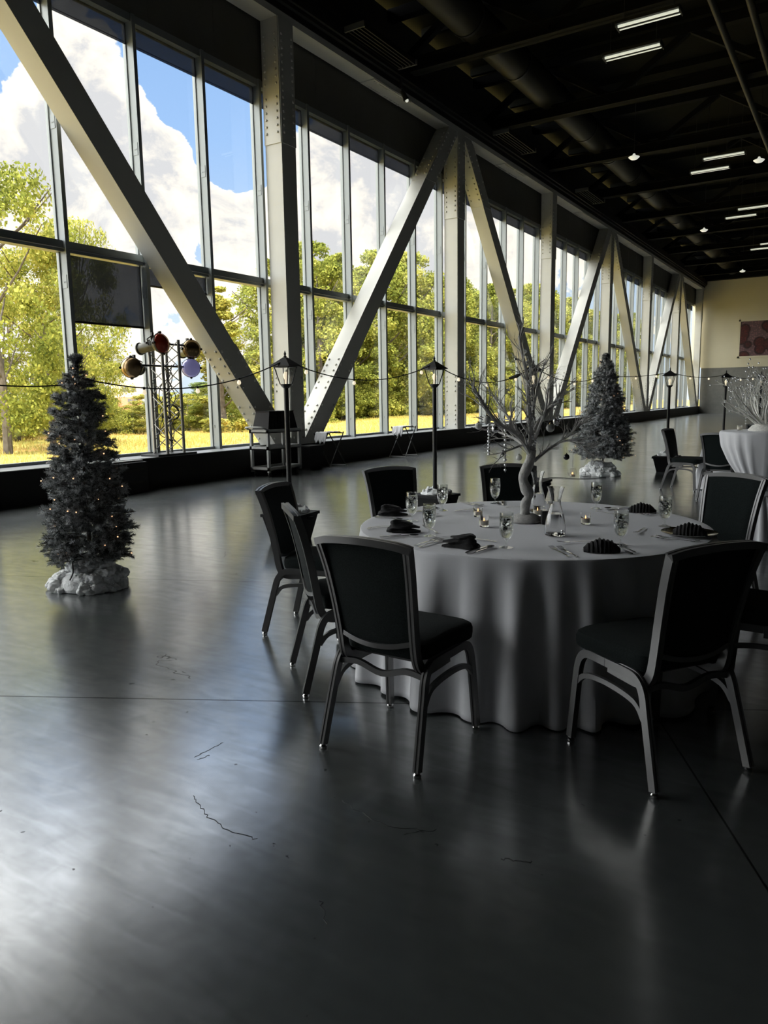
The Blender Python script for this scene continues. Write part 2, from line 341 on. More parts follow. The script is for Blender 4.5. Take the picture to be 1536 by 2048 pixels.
# ------------------------------------------------------------------ the setting
XT = -10.13     # room face of the steel truss and curb
XG = -10.78     # glass
YEND = 60.0; BAY = 7.79; COL0 = 12.41-BAY
Y0 = -6.0
ZH = 7.68; ZBEAM = 8.87; ZT = 3.80; CURB = .52
XR = 15.0; YB = -8.0
flo = struct(MB().box(-10.9, XR, YB, YEND, -.2, 0).build('floor', MT['floor'], smooth=False))
rc = random.Random(3)
def crack(pts, w=.0013):
    P = smoothpath([at_floor(px, py, .0006) for px, py in pts], 7); P = [p+Vector((rc.uniform(-.007, .007), rc.uniform(-.007, .007), 0)) for p in P]
    MB().sweep(P, RECT(w, .0004), side=(1, .2, 0)).build('crack', MT['black'], flo, smooth=False)
crack([(388, 1592), (402, 1615), (425, 1640), (462, 1662), (510, 1678)]); crack([(682, 1600), (760, 1645), (850, 1662)], .001); crack([(1005, 1718), (1040, 1722), (1066, 1724)], .0012)
crack([(390, 1513), (418, 1500), (446, 1484)], .001); crack([(396, 1519), (420, 1509)], .001); crack([(640, 1800), (655, 1850)], .001)
c = MB(); c.box(-10.9, XR, YB, YEND, 11.2, 11.35)
for k in range(24): c.box(-10.6, XR, YB+k*3.0, YB+k*3.0+.12, 11.0, 11.2)
struct(c.build('ceiling', MT['deck'], smooth=False))
w = MB(); w.box(XG-.14, XT, Y0, YEND, 0, CURB)
struct(w.build('wall_left_curb', MT['curb'], smooth=False)).name = 'wall_left'
struct(MB().box(XG-.14, XT+.006, Y0, YEND, CURB, CURB+.012).build('trim_1', MT['sill'], smooth=False))
sp_ = MB().box(XG-.05, -10.62, Y0, YEND, ZH+.12, 11.0)
for k in range(44): sp_.box(-10.622, -10.616, Y0+k*1.558, Y0+k*1.558+.012, ZH+.12, 9.4)
struct(sp_.build('wall_left_spandrel', MT['spandrel'], smooth=False)).name = 'wall_left_upper'
struct(MB().box(-10.9, XT, YB, Y0, 0, 11.2).build('wall_left_rear', MT['black'], smooth=False))
struct(MB().box(-10.9, XR, YB-.2, YB, 0, 11.2).build('wall_back', MT['black'], smooth=False))
struct(MB().box(XR, XR+.2, YB, YEND, 0, 11.2).build('wall_right', MT['black'], smooth=False))
fwl = struct(MB().box(-10.9, XR, YEND, YEND+.3, 3.35, 9.55).build('wall_far', MT['cream'], smooth=False))
MB().box(-10.13, XR, YEND-.02, YEND+.3, 0, 3.28).build('wainscot', MT['wainscot'], fwl, smooth=False)
MB().box(-10.13, XR, YEND-.05, YEND+.3, 3.28, 3.37).build('rail', MT['cream'], fwl, smooth=False)
MB().box(-10.9, XR, YEND-.6, YEND+.3, 9.45, 11.2).build('fascia', MT['ceil'], fwl, smooth=False)

# windows: one module between two mullions each
ym0 = 12.35+.0
MSP = BAY/5
k0 = -11; k1 = 30
def win_frame(wy, has_bracket):
    m = MB()
    m.box(XG-.06, XG+.19, -.035, .035, CURB+.012, ZH+.12)            # mullion
    m.box(XG+.0, XG+.03, -.055, .055, CURB+.012, ZH)                 # pressure plate flange
    m.box(XG-.05, XG+.12, .035, wy-.035, ZT, ZT+.17)                 # transom
    m.box(XG-.05, XG+.17, .035, wy-.035, ZT+.045, ZT+.055)
    m.box(XG-.05, XG+.16, .035, wy-.035, ZH, ZH+.12)                 # head
    m.box(XG-.05, XG+.06, .035, wy-.035, CURB+.012, CURB+.06)        # bottom rail
    for z in (.95,):
        m.box(XG+.06, XG+.09, -.045, -.035, z, z+.05)
    return m
wm = win_frame(MSP, True).build('window_1', MT['alu'], smooth=False)
mats = None
gp = MB().box(XG-.012, XG, .035, MSP-.035, CURB+.06, ZT).build('glass_pane', MT['pane'], smooth=False)
gp2 = MB().box(XG-.012, XG, .035, MSP-.035, ZT+.17, ZH).build('glass_pane', MT['pane'], smooth=False)
rb = MB().box(XG+.03, XG+.04, .05, MSP-.05, ZH-.30, ZH).box(XG+.022, XG+.05, .05, MSP-.05, ZH-.33, ZH-.30).build('roller_blind', MT['screen'], smooth=False)
br = MB()
for z in (3.25, 5.6, ): br.box(XG+.05, XG+.16, -.042, -.034, z, z+.2); br.box(XG+.08, XG+.10, -.047, -.03, z+.08, z+.10); br.box(XG+.12, XG+.14, -.047, -.03, z+.08, z+.10)
br = br.build('bracket', MT['alu'], smooth=False)
first = True; wi = 1
for k in range(k0, k1):
    y = ym0+k*MSP
    if y+MSP > YEND+.2: break
    if first: o = wm; parts = (gp, gp2, rb, br); first = False
    else:
        o = wm.copy(); COL.objects.link(o); parts = tuple(p.copy() for p in (gp, gp2, rb, br))
        for p in parts: COL.objects.link(p)
    wi_name = 'window_%d' % wi; wi += 1
    o.name = wi_name; o.location = (0, y, 0); struct(o)
    for p in parts: p.parent = o
    if k == -3:      # lowered dark blind on the lower pane
        z0 = at_x(230, 648, XG+.08).z
        b = MB().box(XG+.045, XG+.048, .05, MSP-.05, z0, ZT-.02).build('roller_screen', MT['screen'], o, smooth=False)
        MB().box(XG+.035, XG+.06, .05, MSP-.05, z0-.035, z0).build('screen_bar', MT['black'], b, smooth=False)
    if k == -2:
        b = MB().box(XG+.045, XG+.048, .05, MSP-.05, ZT-.30, ZT-.02).build('roller_screen', MT['screen'], o, smooth=False)
        MB().box(XG+.035, XG+.06, .05, MSP-.05, ZT-.33, ZT-.30).build('screen_bar', MT['black'], b, smooth=False)

# steel truss -------------------------------------------------------------
def bolts_on(mb, o, ux, uy, n, rows, cols, r=.016, h=.014):
    """grid of bolt heads; o origin, ux/uy vectors per step"""
    for i in range(rows):
        for j in range(cols):
            p = o+ux*j+uy*i; mb.lathe([(r, 0), (r, h*.6), (r*.6, h)], 6, p, n)
ORD = ['outside the left edge', 'nearest full one at the left, behind the black street lamps', 'at the first roof apex right of it', 'third from the left, behind the branch centrepiece',
       'fourth from the left, behind the far flocked tree', 'fifth from the left, at a floor joint of two braces', 'sixth from the left, just before the end wall', 'against the cream end wall']
CD = .42; CW = .45
for k in range(0, 8):
    y = COL0+k*BAY
    if y+CW > YEND: y = YEND-CW-.02
    t = thing('steel_column', 'pale riveted steel column, '+ORD[k], 'column', (XT-CD/2, y+CW/2, CURB), 0, 'steel columns along the glass wall')
    MB().box(-CD/2, CD/2, -CW/2, CW/2, .0, ZBEAM-CURB).build('shaft', MT['paint'], t, smooth=False)
    p = MB(); p.box(-CD/2-.002, CD/2, -CW/2-.02, -CW/2, 6.55-CURB, ZBEAM-CURB); p.box(CD/2, CD/2+.018, -CW/2, CW/2, 6.55-CURB, ZBEAM-CURB)
    for xx in (-CD/2+.07, CD/2-.07):
        for z in np.arange(6.75, 8.7, .13):
            if 7.4 < z < 7.65: continue
            p.lathe([(.026, 0), (.025, .014), (.014, .026)], 6, (xx, -CW/2-.02, z-CURB), (0, -1, 0))
    for yy in (-CW/2+.07, CW/2-.07):
        for z in np.arange(6.75, 8.7, .13): p.lathe([(.026, 0), (.025, .014), (.014, .026)], 6, (CD/2+.018, yy, z-CURB), (1, 0, 0))
    p.build('splice_plate', MT['paint'], t, smooth=False)
    p = MB(); p.box(-CD/2-.002, CD/2, -CW/2-.015, -CW/2, .0, 1.65); p.box(CD/2, CD/2+.015, -CW/2, CW/2, .0, 1.65)
    for z in np.arange(.15, 1.6, .14):
        if .75 < z < 1.0: continue
        for xx in (-CD/2+.07, CD/2-.07): p.lathe([(.026, 0), (.025, .014), (.014, .026)], 6, (xx, -CW/2-.015, z), (0, -1, 0))
        for yy in (-CW/2+.07, CW/2-.07): p.lathe([(.026, 0), (.025, .014), (.014, .026)], 6, (CD/2+.015, yy, z), (1, 0, 0))
    p.build('splice_plate', MT['paint'], t, smooth=False)
BL = ['running down from the top left corner', 'rising from the first column foot to the second column top', 'falling behind the branch centrepiece',
      'rising towards the fourth column top behind the far flocked tree', 'falling from the fourth column top to the fifth foot', 'rising from the fifth column foot', 'falling to the far end wall corner']
for k in range(0, 7):
    # odd columns (1,3,5,7) carry the low nodes
    lo = k+1 if k % 2 == 0 else k; hi = k if k % 2 == 0 else k+1
    ylo = COL0+lo*BAY+CW/2; yhi = COL0+hi*BAY+CW/2
    sgn = 1 if yhi > ylo else -1
    a = Vector((XT-CD/2-.005, ylo+sgn*.42, CURB)); b = Vector((XT-CD/2-.005, min(yhi-sgn*.42, YEND), ZBEAM))
    if max(a.y, b.y) > YEND-.3:
        if a.y > YEND-.5: a.y = YEND-.75
    t = thing('diagonal_brace', 'pale steel diagonal brace '+BL[k], 'brace', a, 0, 'diagonal braces of the truss')
    m = MB(); w2 = .215; zz = ZBEAM-CURB; d = b-a
    x0, x1 = -CD/2+.01, CD/2-.01+.008
    L_ = w2/math.sin(math.atan2(d.z, abs(d.y)))
    v = [(x0, -L_, 0), (x1, -L_, 0), (x1, L_, 0), (x0, L_, 0), (x0, d.y-L_, zz), (x1, d.y-L_, zz), (x1, d.y+L_, zz), (x0, d.y+L_, zz)]
    F6 = [(0, 3, 2, 1), (4, 5, 6, 7), (0, 1, 5, 4), (1, 2, 6, 5), (2, 3, 7, 6), (3, 0, 4, 7)]
    m.add(v, F6); m.build('shaft', MT['paint'], t, smooth=False)
    # splice plates with rivets low and high, wrapped around the section
    for (f0, f1, nm) in ((.0, .24, 'splice_plate'), (.80, .99, 'splice_plate')):
        p = MB(); e = .014
        v = [(x0-e, d.y*f-L_-e, zz*f) for f in (f0,)]+[]
        v = [(x0, d.y*f0-L_-e, zz*f0), (x1+e, d.y*f0-L_-e, zz*f0), (x1+e, d.y*f0+L_+e, zz*f0), (x0, d.y*f0+L_+e, zz*f0),
             (x0, d.y*f1-L_-e, zz*f1), (x1+e, d.y*f1-L_-e, zz*f1), (x1+e, d.y*f1+L_+e, zz*f1), (x0, d.y*f1+L_+e, zz*f1)]
        p.add(v, F6)
        dn = d.normalized(); nY = Vector((0, -dn.z, dn.y))
        if nY.y > 0: nY = -nY
        ff = f0+.02
        while ff < f1-.01:
            if not (f0+.45*(f1-f0) < ff < f0+.56*(f1-f0)):
                for xx in (x0+.07, x1-.07): p.lathe([(.027, 0), (.026, .015), (.015, .028)], 6, (xx, d.y*ff-L_-e, zz*ff), nY)
                for s_ in (-1, 1): p.lathe([(.027, 0), (.026, .015), (.015, .028)], 6, (x1+e, d.y*ff+s_*(L_-.06), zz*ff), (1, 0, 0))
            ff += .0155
        p.build(nm, MT['paint'], t, smooth=False)
tb = thing('roof_beam', 'long pale steel beam running along the top of the glass wall', 'beam', (XT-CD/2, 26, ZBEAM))
MB().box(-CD/2, CD/2+.0, Y0-26, YEND-26, 0, .12).box(-CD/2, CD/2, Y0-26, YEND-26, .12, .42).build('flange', MT['paint'], tb, smooth=False)
p = MB()
for k in range(-2, 7):
    yc = COL0+k*BAY+BAY*.45
    p.box(-CD/2+.01, CD/2-.01, yc-26, yc-26+1.7, -.018, 0)
    for yy in np.arange(.1, 1.65, .09):
        if .75 < yy < .95: continue
        for xx in (-CD/2+.07, CD/2-.07): p.lathe([(.022, 0), (.022, .014), (.012, .022)], 6, (xx, yc-26+yy, -.018), (0, 0, -1))
p.build('splice_plate', MT['paint'], tb, smooth=False)
struct(MB().box(XT+.0, XT+.10, Y0, YEND, 9.12, 9.2).box(XT-.05, XT+.02, Y0, YEND, 9.0, 9.5).box(XT+.06, XT+.16, Y0, YEND, 9.2, 9.5).build('trim_2', MT['curb'], smooth=False))
# ceiling steel
for i, yb in enumerate([2.7, 7.6, 12.5, 17.4, 22.3, 27.2, 32.1, 37.0, 41.9, 46.8, 51.7, 56.6]):
    t = thing('roof_truss', 'black steel roof truss crossing the hall, %s' % ['behind the viewer', 'above the camera', 'nearest one at the top edge', 'first one crossing the round duct', 'second one crossing the duct', 'third one crossing the duct', 'fourth one crossing the duct', 'fifth one crossing the duct', 'in the far dark ceiling beyond the fifth', 'in the far dark ceiling near the end wall', 'next to last before the end wall', 'last one before the end wall'][i], 'roof truss', (0, yb, 9.4), 0, 'black roof trusses')
    MB().box(-10.6, XR, -.02, .02, 0, .3).box(-10.6, XR, -.15, .15, 0, .03).box(-10.6, XR, -.15, .15, .3, .33).build('bottom_chord', MT['ceil'], t, smooth=False)
    MB().box(-10.6, XR, -.12, .12, 1.35, 1.6).build('top_chord', MT['ceil'], t, smooth=False)
    web = MB(); xx = -10.4; q = 0
    while xx < XR-2.2:
        a = (xx, 0, .2) if q % 2 == 0 else (xx, 0, 1.45); b_ = (xx+2.0, 0, 1.45) if q % 2 == 0 else (xx+2.0, 0, .2)
        web.sweep([a, b_], RECT(.08, .08), side=(0, 1, 0)); xx += 2.0; q += 1
    web.build('web', MT['ceil'], t, smooth=False)
t = thing('round_duct', 'large round dark duct hanging under the roof parallel to the glass wall', 'duct', (-8.25, 26, 10.1))
MB().tube([(0, YB-26, 0), (0, YEND-26.7, 0)], .42, 24).build('pipe', MT['duct'], t)
bn = MB().tube([(0, 0, 0), (0, .08, 0)], .44, 24).build('joint_band', MT['black'], t)
for k in range(16):
    q = bn
    if k: q = bn.copy(); COL.objects.link(q); q.parent = t
    q.location = (0, -12+k*2.9, 0)
for nm, xx, lab in (('sprinkler_pipe', -3.1, 'thin dark pipe running along the ceiling, left one of two'), ('sprinkler_pipe', -2.45, 'thin dark pipe running along the ceiling, right one of two')):
    tag(MB().tube([(xx, YB, 9.33), (xx, 58, 9.33)], .075, 12).build(nm, MT['duct']), lab, 'pipe', 'parallel ceiling pipes')
gr = thing('air_grille', 'dark slotted air grille above the steel beam left of the first roof apex', 'grille', (XT+.35, 15.6, 9.28), 0, 'grilles above the beam')
g = MB(); g.box(-.3, .3, -1.1, 1.1, .06, .12)
for k in range(7): g.box(-.3+k*.095, -.27+k*.095, -1.1, 1.1, 0, .06)
g.build('slats', MT['duct'], gr, smooth=False)
for yy in (-1.12, 1.12): MB().box(-.33, .33, yy-.02, yy+.02, 0, .12).build('frame', MT['spandrel'], gr, smooth=False)
for yy, lab in ((23.4, 'dark slotted air grille above the beam right of the first roof apex'), (31.2, 'dark slotted air grille above the beam beyond the third column')):
    dup(gr, (XT+.35, yy, 9.28), 0, lab)
# small speaker spotlight on the beam
t = thing('wall_spotlight', 'small black spotlight clamped to the steel beam near the roof', 'spotlight', (XT+.12, 16.9, 8.95))
MB().box(-.03, .03, -.03, .03, -.02, .2).build('clamp', MT['black'], t, smooth=False)
MB().lathe([(.05, 0), (.06, .18), (.075, .2), (.075, .24)], 16, (0, .05, -.05), (.3, .3, -.8)).build('head', MT['lampbody'], t)
MB().ball((.09, .13, -.27), .045, 10).build('lens', MT['dome'], t)

# ceiling lights
fix = None
LP = [((1238, 45), (1356, 41), 'tube light at the top right, nearest the top edge'), ((1211, 112), (1320, 104), 'tube light second from the top edge'),
      ((1408, 317), (1488, 312), 'tube light farther back, upper of the middle pair'), ((1383, 345), (1457, 340), 'tube light farther back, lower of the middle pair'),
      ((1477, 418), (1540, 415), 'tube light at the right edge, upper of the far pair'), ((1452, 436), (1512, 433), 'tube light, lower of the far pair'),
      ((1524, 488), (1570, 486), 'tube light at the right edge, upper of the farthest pair'), ((1503, 499), (1550, 497), 'tube light, lower of the farthest pair')]
for i, (a, b_, lab) in enumerate(LP):
    pa = at_floor(*a, 9.0); pb = at_floor(*b_, 9.0)
    t = None
    if fix is None:
        fix = t = thing('tube_light', 'white louvred '+lab, 'light', (0, 0, 0), 0, 'tube lights under the black ceiling')
        MB().box(-.62, .62, -.17, .17, .05, .11).box(-.64, -.62, -.17, .17, 0, .11).box(.62, .64, -.17, .17, 0, .11).build('housing', MT['duct'], t, smooth=False)
        MB().tube([(-.6, -.07, .03), (.6, -.07, .03)], .03, 8).tube([(-.6, .07, .03), (.6, .07, .03)], .03, 8).build('tubes', MT['tube'], t)
        lv = MB()
        lv.box(-.62, .62, -.012, .012, .0, .05)
        MB().tube([(-.5, 0, .1), (-.5, 0, 2.1)], .006, 5).tube([(.5, 0, .1), (.5, 0, 2.1)], .006, 5).build('hanger', MT['black'], t)
        lv.build('louvre', MT['duct'], t, smooth=False)
    else: t = dup(fix, None, 0, 'white louvred '+lab)
    t.location = ((pa.x+pb.x)/2, (pa.y+pb.y)/2, 9.0)
for (px, py, lab) in ((1268, 314, 'white dome lamp hanging left of the tube lights'), (1518, 320, 'white dome lamp at the right edge of the ceiling'), (1408, 460, 'small far white dome lamp above the end wall'), (1485, 542, 'white dome lamp nearest the end wall')):
    P = at_floor(px, py, 8.9)
    t = thing('dome_lamp', lab, 'lamp', P, 0, 'white dome lamps')
    MB().lathe([(.001, -.09), (.10, -.07), (.16, -.02), (.17, 0), (.05, .05), (.03, .1)], 18).build('shade', MT['dome'], t)
    MB().tube([(0, 0, .09), (0, 0, 2.31)], .008, 6).build('stem', MT['black'], t)

# painting
PY = YEND-.1
x0 = at_y(1478, 640, PY).x; x1 = x0+3.2; z0 = at_y(1478, 716, PY).z; z1 = at_y(1478, 640, PY).z
t = thing('framed_picture', 'framed picture of dark red fruit on the cream end wall', 'picture', ((x0+x1)/2, PY+.05, (z0+z1)/2))
hw = (x1-x0)/2; hh = (z1-z0)/2
MB().box(-hw, hw, 0, .05, -hh, -hh+.12).box(-hw, hw, 0, .05, hh-.12, hh).box(-hw, -hw+.12, 0, .05, -hh, hh).box(hw-.12, hw, 0, .05, -hh, hh).build('frame', MT['cream'], t, smooth=False)
m, N, L, b = new_mat('fruit_print')
tc = N.new('ShaderNodeTexCoord'); v1 = N.new('ShaderNodeTexVoronoi'); v1.inputs['Scale'].default_value = 1.3; v2 = N.new('ShaderNodeTexVoronoi'); v2.inputs['Scale'].default_value = 9
L.new(tc.outputs['Object'], v1.inputs['Vector']); L.new(tc.outputs['Object'], v2.inputs['Vector'])
r1 = N.new('ShaderNodeValToRGB'); e = r1.color_ramp.elements; e[0].position = .34; e[0].color = (.15, .02, .02, 1); e[1].position = .56; e[1].color = (.30, .20, .22, 1); x = e.new(.47); x.color = (.03, .004, .01, 1)
r2 = N.new('ShaderNodeValToRGB'); e = r2.color_ramp.elements; e[0].position = .1; e[0].color = (.8, .6, .6, 1); e[1].position = .5; e[1].color = (.35, .3, .3, 1)
mx = N.new('ShaderNodeMix'); mx.data_type = 'RGBA'; mx.blend_type = 'MULTIPLY'; mx.inputs[0].default_value = 1
L.new(v1.outputs['Distance'], r1.inputs[0]); L.new(v2.outputs['Distance'], r2.inputs[0]); L.new(r1.outputs[0], mx.inputs[6]); L.new(r2.outputs[0], mx.inputs[7]); L.new(mx.outputs[2], b.inputs['Base Color'])
MB().box(-hw+.1, hw-.1, .01, .03, -hh+.1, hh-.1).build('print', m, t, smooth=False)

# ------------------------------------------------------------------ chairs
def make_chair(label, group):
    t = thing('banquet_chair', label, 'chair', (0, 0, 0), 0, group)
    G = GROOVE(.0125, .017)
    for s in (-1, 1):
        rear = smoothpath([(s*.235, -.33, .02), (s*.222, -.262, .27), (s*.216, -.235, .36), (s*.213, -.20, .402), (s*.212, -.15, .415), (s*.212, -.02, .415)], 5)
        legr = MB().sweep(rear, G, side=(1, 0, 0)).build('leg', MT['chairmetal'], t)
        front = smoothpath([(s*.230, .178, .02), (s*.220, .158, .27), (s*.215, .148, .36), (s*.213, .122, .402), (s*.212, .08, .415), (s*.212, -.018, .415)], 5)
        legf = MB().sweep(front, G, side=(1, 0, 0)).build('leg', MT['chairmetal'], t)
        st = smoothpath([(s*.222, -.25, .262), (s*.220, -.19, .318), (s*.22, -.03, .335), (s*.219, .10, .318), (s*.221, .156, .268)], 5)
        MB().sweep(st, RECT(.009, .011), side=(1, 0, 0)).build('stretcher', MT['chairmetal'], t)
        for yy, lg in ((-.33, legr), (.178, legf)):
            MB().lathe([(.010, 0.0), (.016, .003), (.017, .012), (.012, .018), (.012, .026)], 10, (s*(.235 if yy < 0 else .230), yy, 0)).build('glide', MT['glide'], lg)
    cb = smoothpath([(-.215, -.225, .365), (-.12, -.222, .375), (0, -.22, .345), (.12, -.222, .375), (.215, -.225, .365)], 5)
    MB().sweep(cb, RECT(.009, .012), side=(0, 1, 0)).build('stretcher', MT['chairmetal'], t)
    MB().box(-.212, .212, .11, .13, .395, .42).build('seat_rail', MT['chairmetal'], t, smooth=False)
    MB().box(-.212, .212, -.16, -.14, .395, .42).build('seat_rail', MT['chairmetal'], t, smooth=False)
    # seat cushion: superellipse with waterfall front
    vs = []; fs = []; nu = 28
    rings = [(.90, .424), (.99, .428), (1.0, .445), (1.0, .470), (.975, .488), (.90, .499), (.6, .506), (.2, .508)]
    for sc, z in rings:
        for i in range(nu):
            a = 2*PI*i/nu; cx = math.copysign(abs(math.cos(a))**.32, math.cos(a)); cy = math.copysign(abs(math.sin(a))**.32, math.sin(a))
            hx = .222 if cy > 0 else .205
            vs.append((cx*hx*sc, .0+cy*.222*sc, z-(.012*max(0, cy*sc-.6) if z > .45 else 0)))
    for r in range(len(rings)-1):
        for i in range(nu): fs.append((r*nu+i, r*nu+(i+1) % nu, (r+1)*nu+(i+1) % nu, (r+1)*nu+i))
    fs.append(tuple(range(nu-1, -1, -1))); fs.append(tuple((len(rings)-1)*nu+i for i in range(nu)))
    MB().add(vs, fs).build('seat', MT['fabric'], t)
    # back frame
    def yb(z): return -.232-(z-.45)*.20-.06*max(0, (z-.6))*0
    bf = MB(); G2 = GROOVE(.014, .019)
    for s in (-1, 1):
        path = [(s*.196, -.02, .392), (s*.192, -.11, .385), (s*.188, -.18, .382), (s*.184, -.218, .40), (s*.180, -.238, .44), (s*.180, -.252, .52), (s*.187, -.275, .65), (s*.198, -.306, .79), (s*.210, -.342, .905)]
        bf.sweep(smoothpath(path, 5), G2, side=(1, 0, 0))
    top = [(-.224, -.342, .903), (-.15, -.352, .918), (0, -.36, .926), (.15, -.352, .918), (.224, -.342, .903)]
    bf.sweep(smoothpath(top, 5), GROOVE(.019, .014), side=(0, 1, 0))
    bot = [(-.18, -.252, .512), (-.09, -.262, .488), (0, -.266, .480), (.09, -.262, .488), (.18, -.252, .512)]
    bf.sweep(smoothpath(bot, 5), RECT(.012, .010), side=(0, 1, 0))
    bf.build('back_frame', MT['chairmetal'], t)
    # upholstered back: curved pad
    nx, nz = 12, 10
    def pad(side_):
        V = []
        for j in range(nz+1):
            w = j/nz
            for i in range(nx+1):
                u = -1+2*i/nx
                hwid = .172+.030*w; zb = .487+.02*abs(u)**2; zt = .912-.012*u*u; z = zb+(zt-zb)*w
                y = -.250-(z-.5)*.16-.11*max(0, z-.62)**1.0*.6
                y -= .010*(1-u*u)
                edge = min(1, (1-abs(u))*6)*min(1, w*8)*min(1, (1-w)*8)
                y += side_*(.006+.014*edge if side_ > 0 else .006+.004*edge)
                V.append((u*hwid, y, z))
        return V
    A = pad(1); B = pad(-1); n = (nx+1)*(nz+1); fs = []
    q = lambda i, j: j*(nx+1)+i
    for j in range(nz):
        for i in range(nx):
            fs.append((q(i, j), q(i+1, j), q(i+1, j+1), q(i, j+1))); fs.append((n+q(i, j), n+q(i, j+1), n+q(i+1, j+1), n+q(i+1, j)))
    for i in range(nx): fs.append((q(i, 0), n+q(i, 0), n+q(i+1, 0), q(i+1, 0))); fs.append((q(i, nz), q(i+1, nz), n+q(i+1, nz), n+q(i, nz)))
    for j in range(nz): fs.append((q(0, j), q(0, j+1), n+q(0, j+1), n+q(0, j))); fs.append((q(nx, j), n+q(nx, j), n+q(nx, j+1), q(nx, j+1)))
    MB().add(A+B, fs).build('backrest', MT['fabric'], t)
    return t
TC = Vector((-1.53, 3.96, 0))
GR = 'chairs around the near round table'
chair0 = make_chair('black upholstered chair with grey frame, nearest left, its back to the viewer', GR)
def put_chair(o, ang, r, face=None, ctr=TC):
    a = math.radians(ang); p = ctr+Vector((math.cos(a), math.sin(a), 0))*r
    fa = math.radians(face) if face is not None else a+PI   # facing direction
    o.location = (p.x, p.y, 0); o.rotation_euler = (0, 0, fa-PI/2)
put_chair(chair0, -93, 1.24, 88)
for ang, r, face, lab in ((-46, 1.22, 145, 'black chair at front right of the table with a bright edge on its frame'), (-131, 1.01, 47, 'black chair seen edge-on behind the nearest left chair'),
                          (-172, 1.32, 14, 'black chair farthest left, seen past the edge-on chair'), (146.5, 1.54, -33, 'black chair across the table at left, only its dark back showing'),
                          (116.5, 1.48, -62, 'black chair across the table behind the branch centrepiece trunk'), (60, 1.40, 243, 'black chair at the right side of the table with bright trim around its back'),
                          (-4, 1.22, 178, 'black chair cut off by the right edge, only the seat showing')):
    o = dup(chair0, None, None, lab); put_chair(o, ang, r, face)
G2_ = 'chairs around the far tables'
def chair_at(x, y, face, lab):
    o = dup(chair0, (x, y, 0), math.radians(face)-PI/2, lab, G2_); return o
chair_at(-2.18, 12.25, -8, 'far black chair in profile with a shiny frame, facing right')
chair_at(-1.56, 11.40, 80, 'far black chair with its back to the viewer, left of the tall cocktail table')
chair_at(-1.50, 14.1, -100, 'farthest black chair, its top showing behind the tall cocktail table')

# ------------------------------------------------------------------ tables and cloths
def cloth(R, H, Rb, nf, seed, name='tablecloth', prof=None, ctr=(0, 0, 0), amp=.05, kin=None, n=360):
    rnd = random.Random(seed); ph = [rnd.uniform(0, 2*PI) for _ in range(6)]
    def fold(a):
        w = a+.10*math.sin(3*a+ph[0])+.06*math.sin(5*a+ph[1])
        s = math.sin(nf*w+ph[2]); s2 = math.sin(nf*.53*w+ph[3])
        return (abs(s)**.7*math.copysign(1, s))*.62+.38*s2
    V = [];
    rings = []
    for r in (0, .3, .6, .85, .95, .985): rings.append((r*R, H, 0))
    rings.append((R+.004, H-.004, 0)); rings.append((R+.010, H-.014, .01)); rings.append((R+.011, H-.03, .02))
    m = 26
    for i in range(1, m+1):
        t = i/m
        if prof: r = prof(t)
        else: r = R+.012+(Rb-R)*t**.8
        rings.append((r, (H-.03)*(1-t)+.004*t, t))
    for (r, z, t) in rings:
        for j in range(n):
            a = 2*PI*j/n; f = fold(a)
            rr = r+amp*f*(min(1, t*1.2)**.6)*(1 if not kin else kin(t)); zz = z
            if t > .9: zz = z+.010*(math.sin(a*5+ph[4])+1)*(t-.9)*10*.5
            if t == 0 and 0 < r < R*.9: zz += .0006*math.sin(9*a)
            V.append((rr*math.cos(a), rr*math.sin(a), zz))
    F = [(i*n+j, i*n+(j+1) % n, (i+1)*n+(j+1) % n, (i+1)*n+j) for i in range(1, len(rings)-1) for j in range(n)]
    F.append(tuple(n+j for j in range(n)))
    V[0:n] = [(0, 0, H)]*n
    mb = MB().add(V, F); mb.f = [f for f in mb.f]
    o = mb.build(name, MT['cloth'], None); o.location = ctr
    so = o.modifiers.new('thick', 'SOLIDIFY'); so.thickness = .002; so.offset = -1
    return o
def round_table(label, ctr, R, H):
    t = thing('round_table', label, 'table', ctr)
    MB().lathe([(R-.012, H-.035), (R-.004, H-.030), (R-.004, H-.008), (R-.012, H-.004)], 64).build('tabletop', MT['plastic'], t)
    for k in range(4):
        a = PI/4+k*PI/2; MB().tube([(.5*R*math.cos(a), .5*R*math.sin(a), H-.035), (.62*R*math.cos(a), .62*R*math.sin(a), 0)], .015, 8).build('leg', MT['chairmetal'], t)
    return t
round_table('round banquet table hidden under the near pale cloth', (TC.x, TC.y, 0), .945, .757)
tag(cloth(.95, .76, 1.01, 27, 5, amp=.052, ctr=(TC.x, TC.y, 0)), 'pale grey-white floor-length cloth draped over the near round table', 'tablecloth')
T2 = Vector((-1.30, 12.75, 0))
round_table('round banquet table under a white cloth at the far right', (T2.x, T2.y, 0), .72, .757)
tag(cloth(.725, .76, .84, 17, 9, amp=.05, ctr=(T2.x, T2.y, 0)), 'white cloth on the far low table, behind the profile chair', 'tablecloth')
TK = Vector((-.76, 8.0, 0))
t = thing('cocktail_table', 'tall cocktail table at the right edge under a tied white cloth', 'table', TK)
MB().lathe([(.37, 1.07), (.378, 1.075), (.378, 1.098), (.37, 1.103)], 48).build('tabletop', MT['plastic'], t)
MB().tube([(0, 0, .02), (0, 0, 1.07)], .035, 12).build('leg', MT['chairmetal'], t)
MB().lathe([(.25, 0), (.25, .02), (.05, .04)], 32).build('base', MT['chairmetal'], t)
def cprof(t):
    # cinched waist
    pts = [(0, .39), (.10, .375), (.25, .30), (.40, .19), (.50, .115), (.55, .10), (.6, .115), (.75, .17), (1, .24)]
    for (a, ra), (b_, rb_) in zip(pts, pts[1:]):
        if a <= t <= b_: return ra+(rb_-ra)*(t-a)/(b_-a)
    return .24
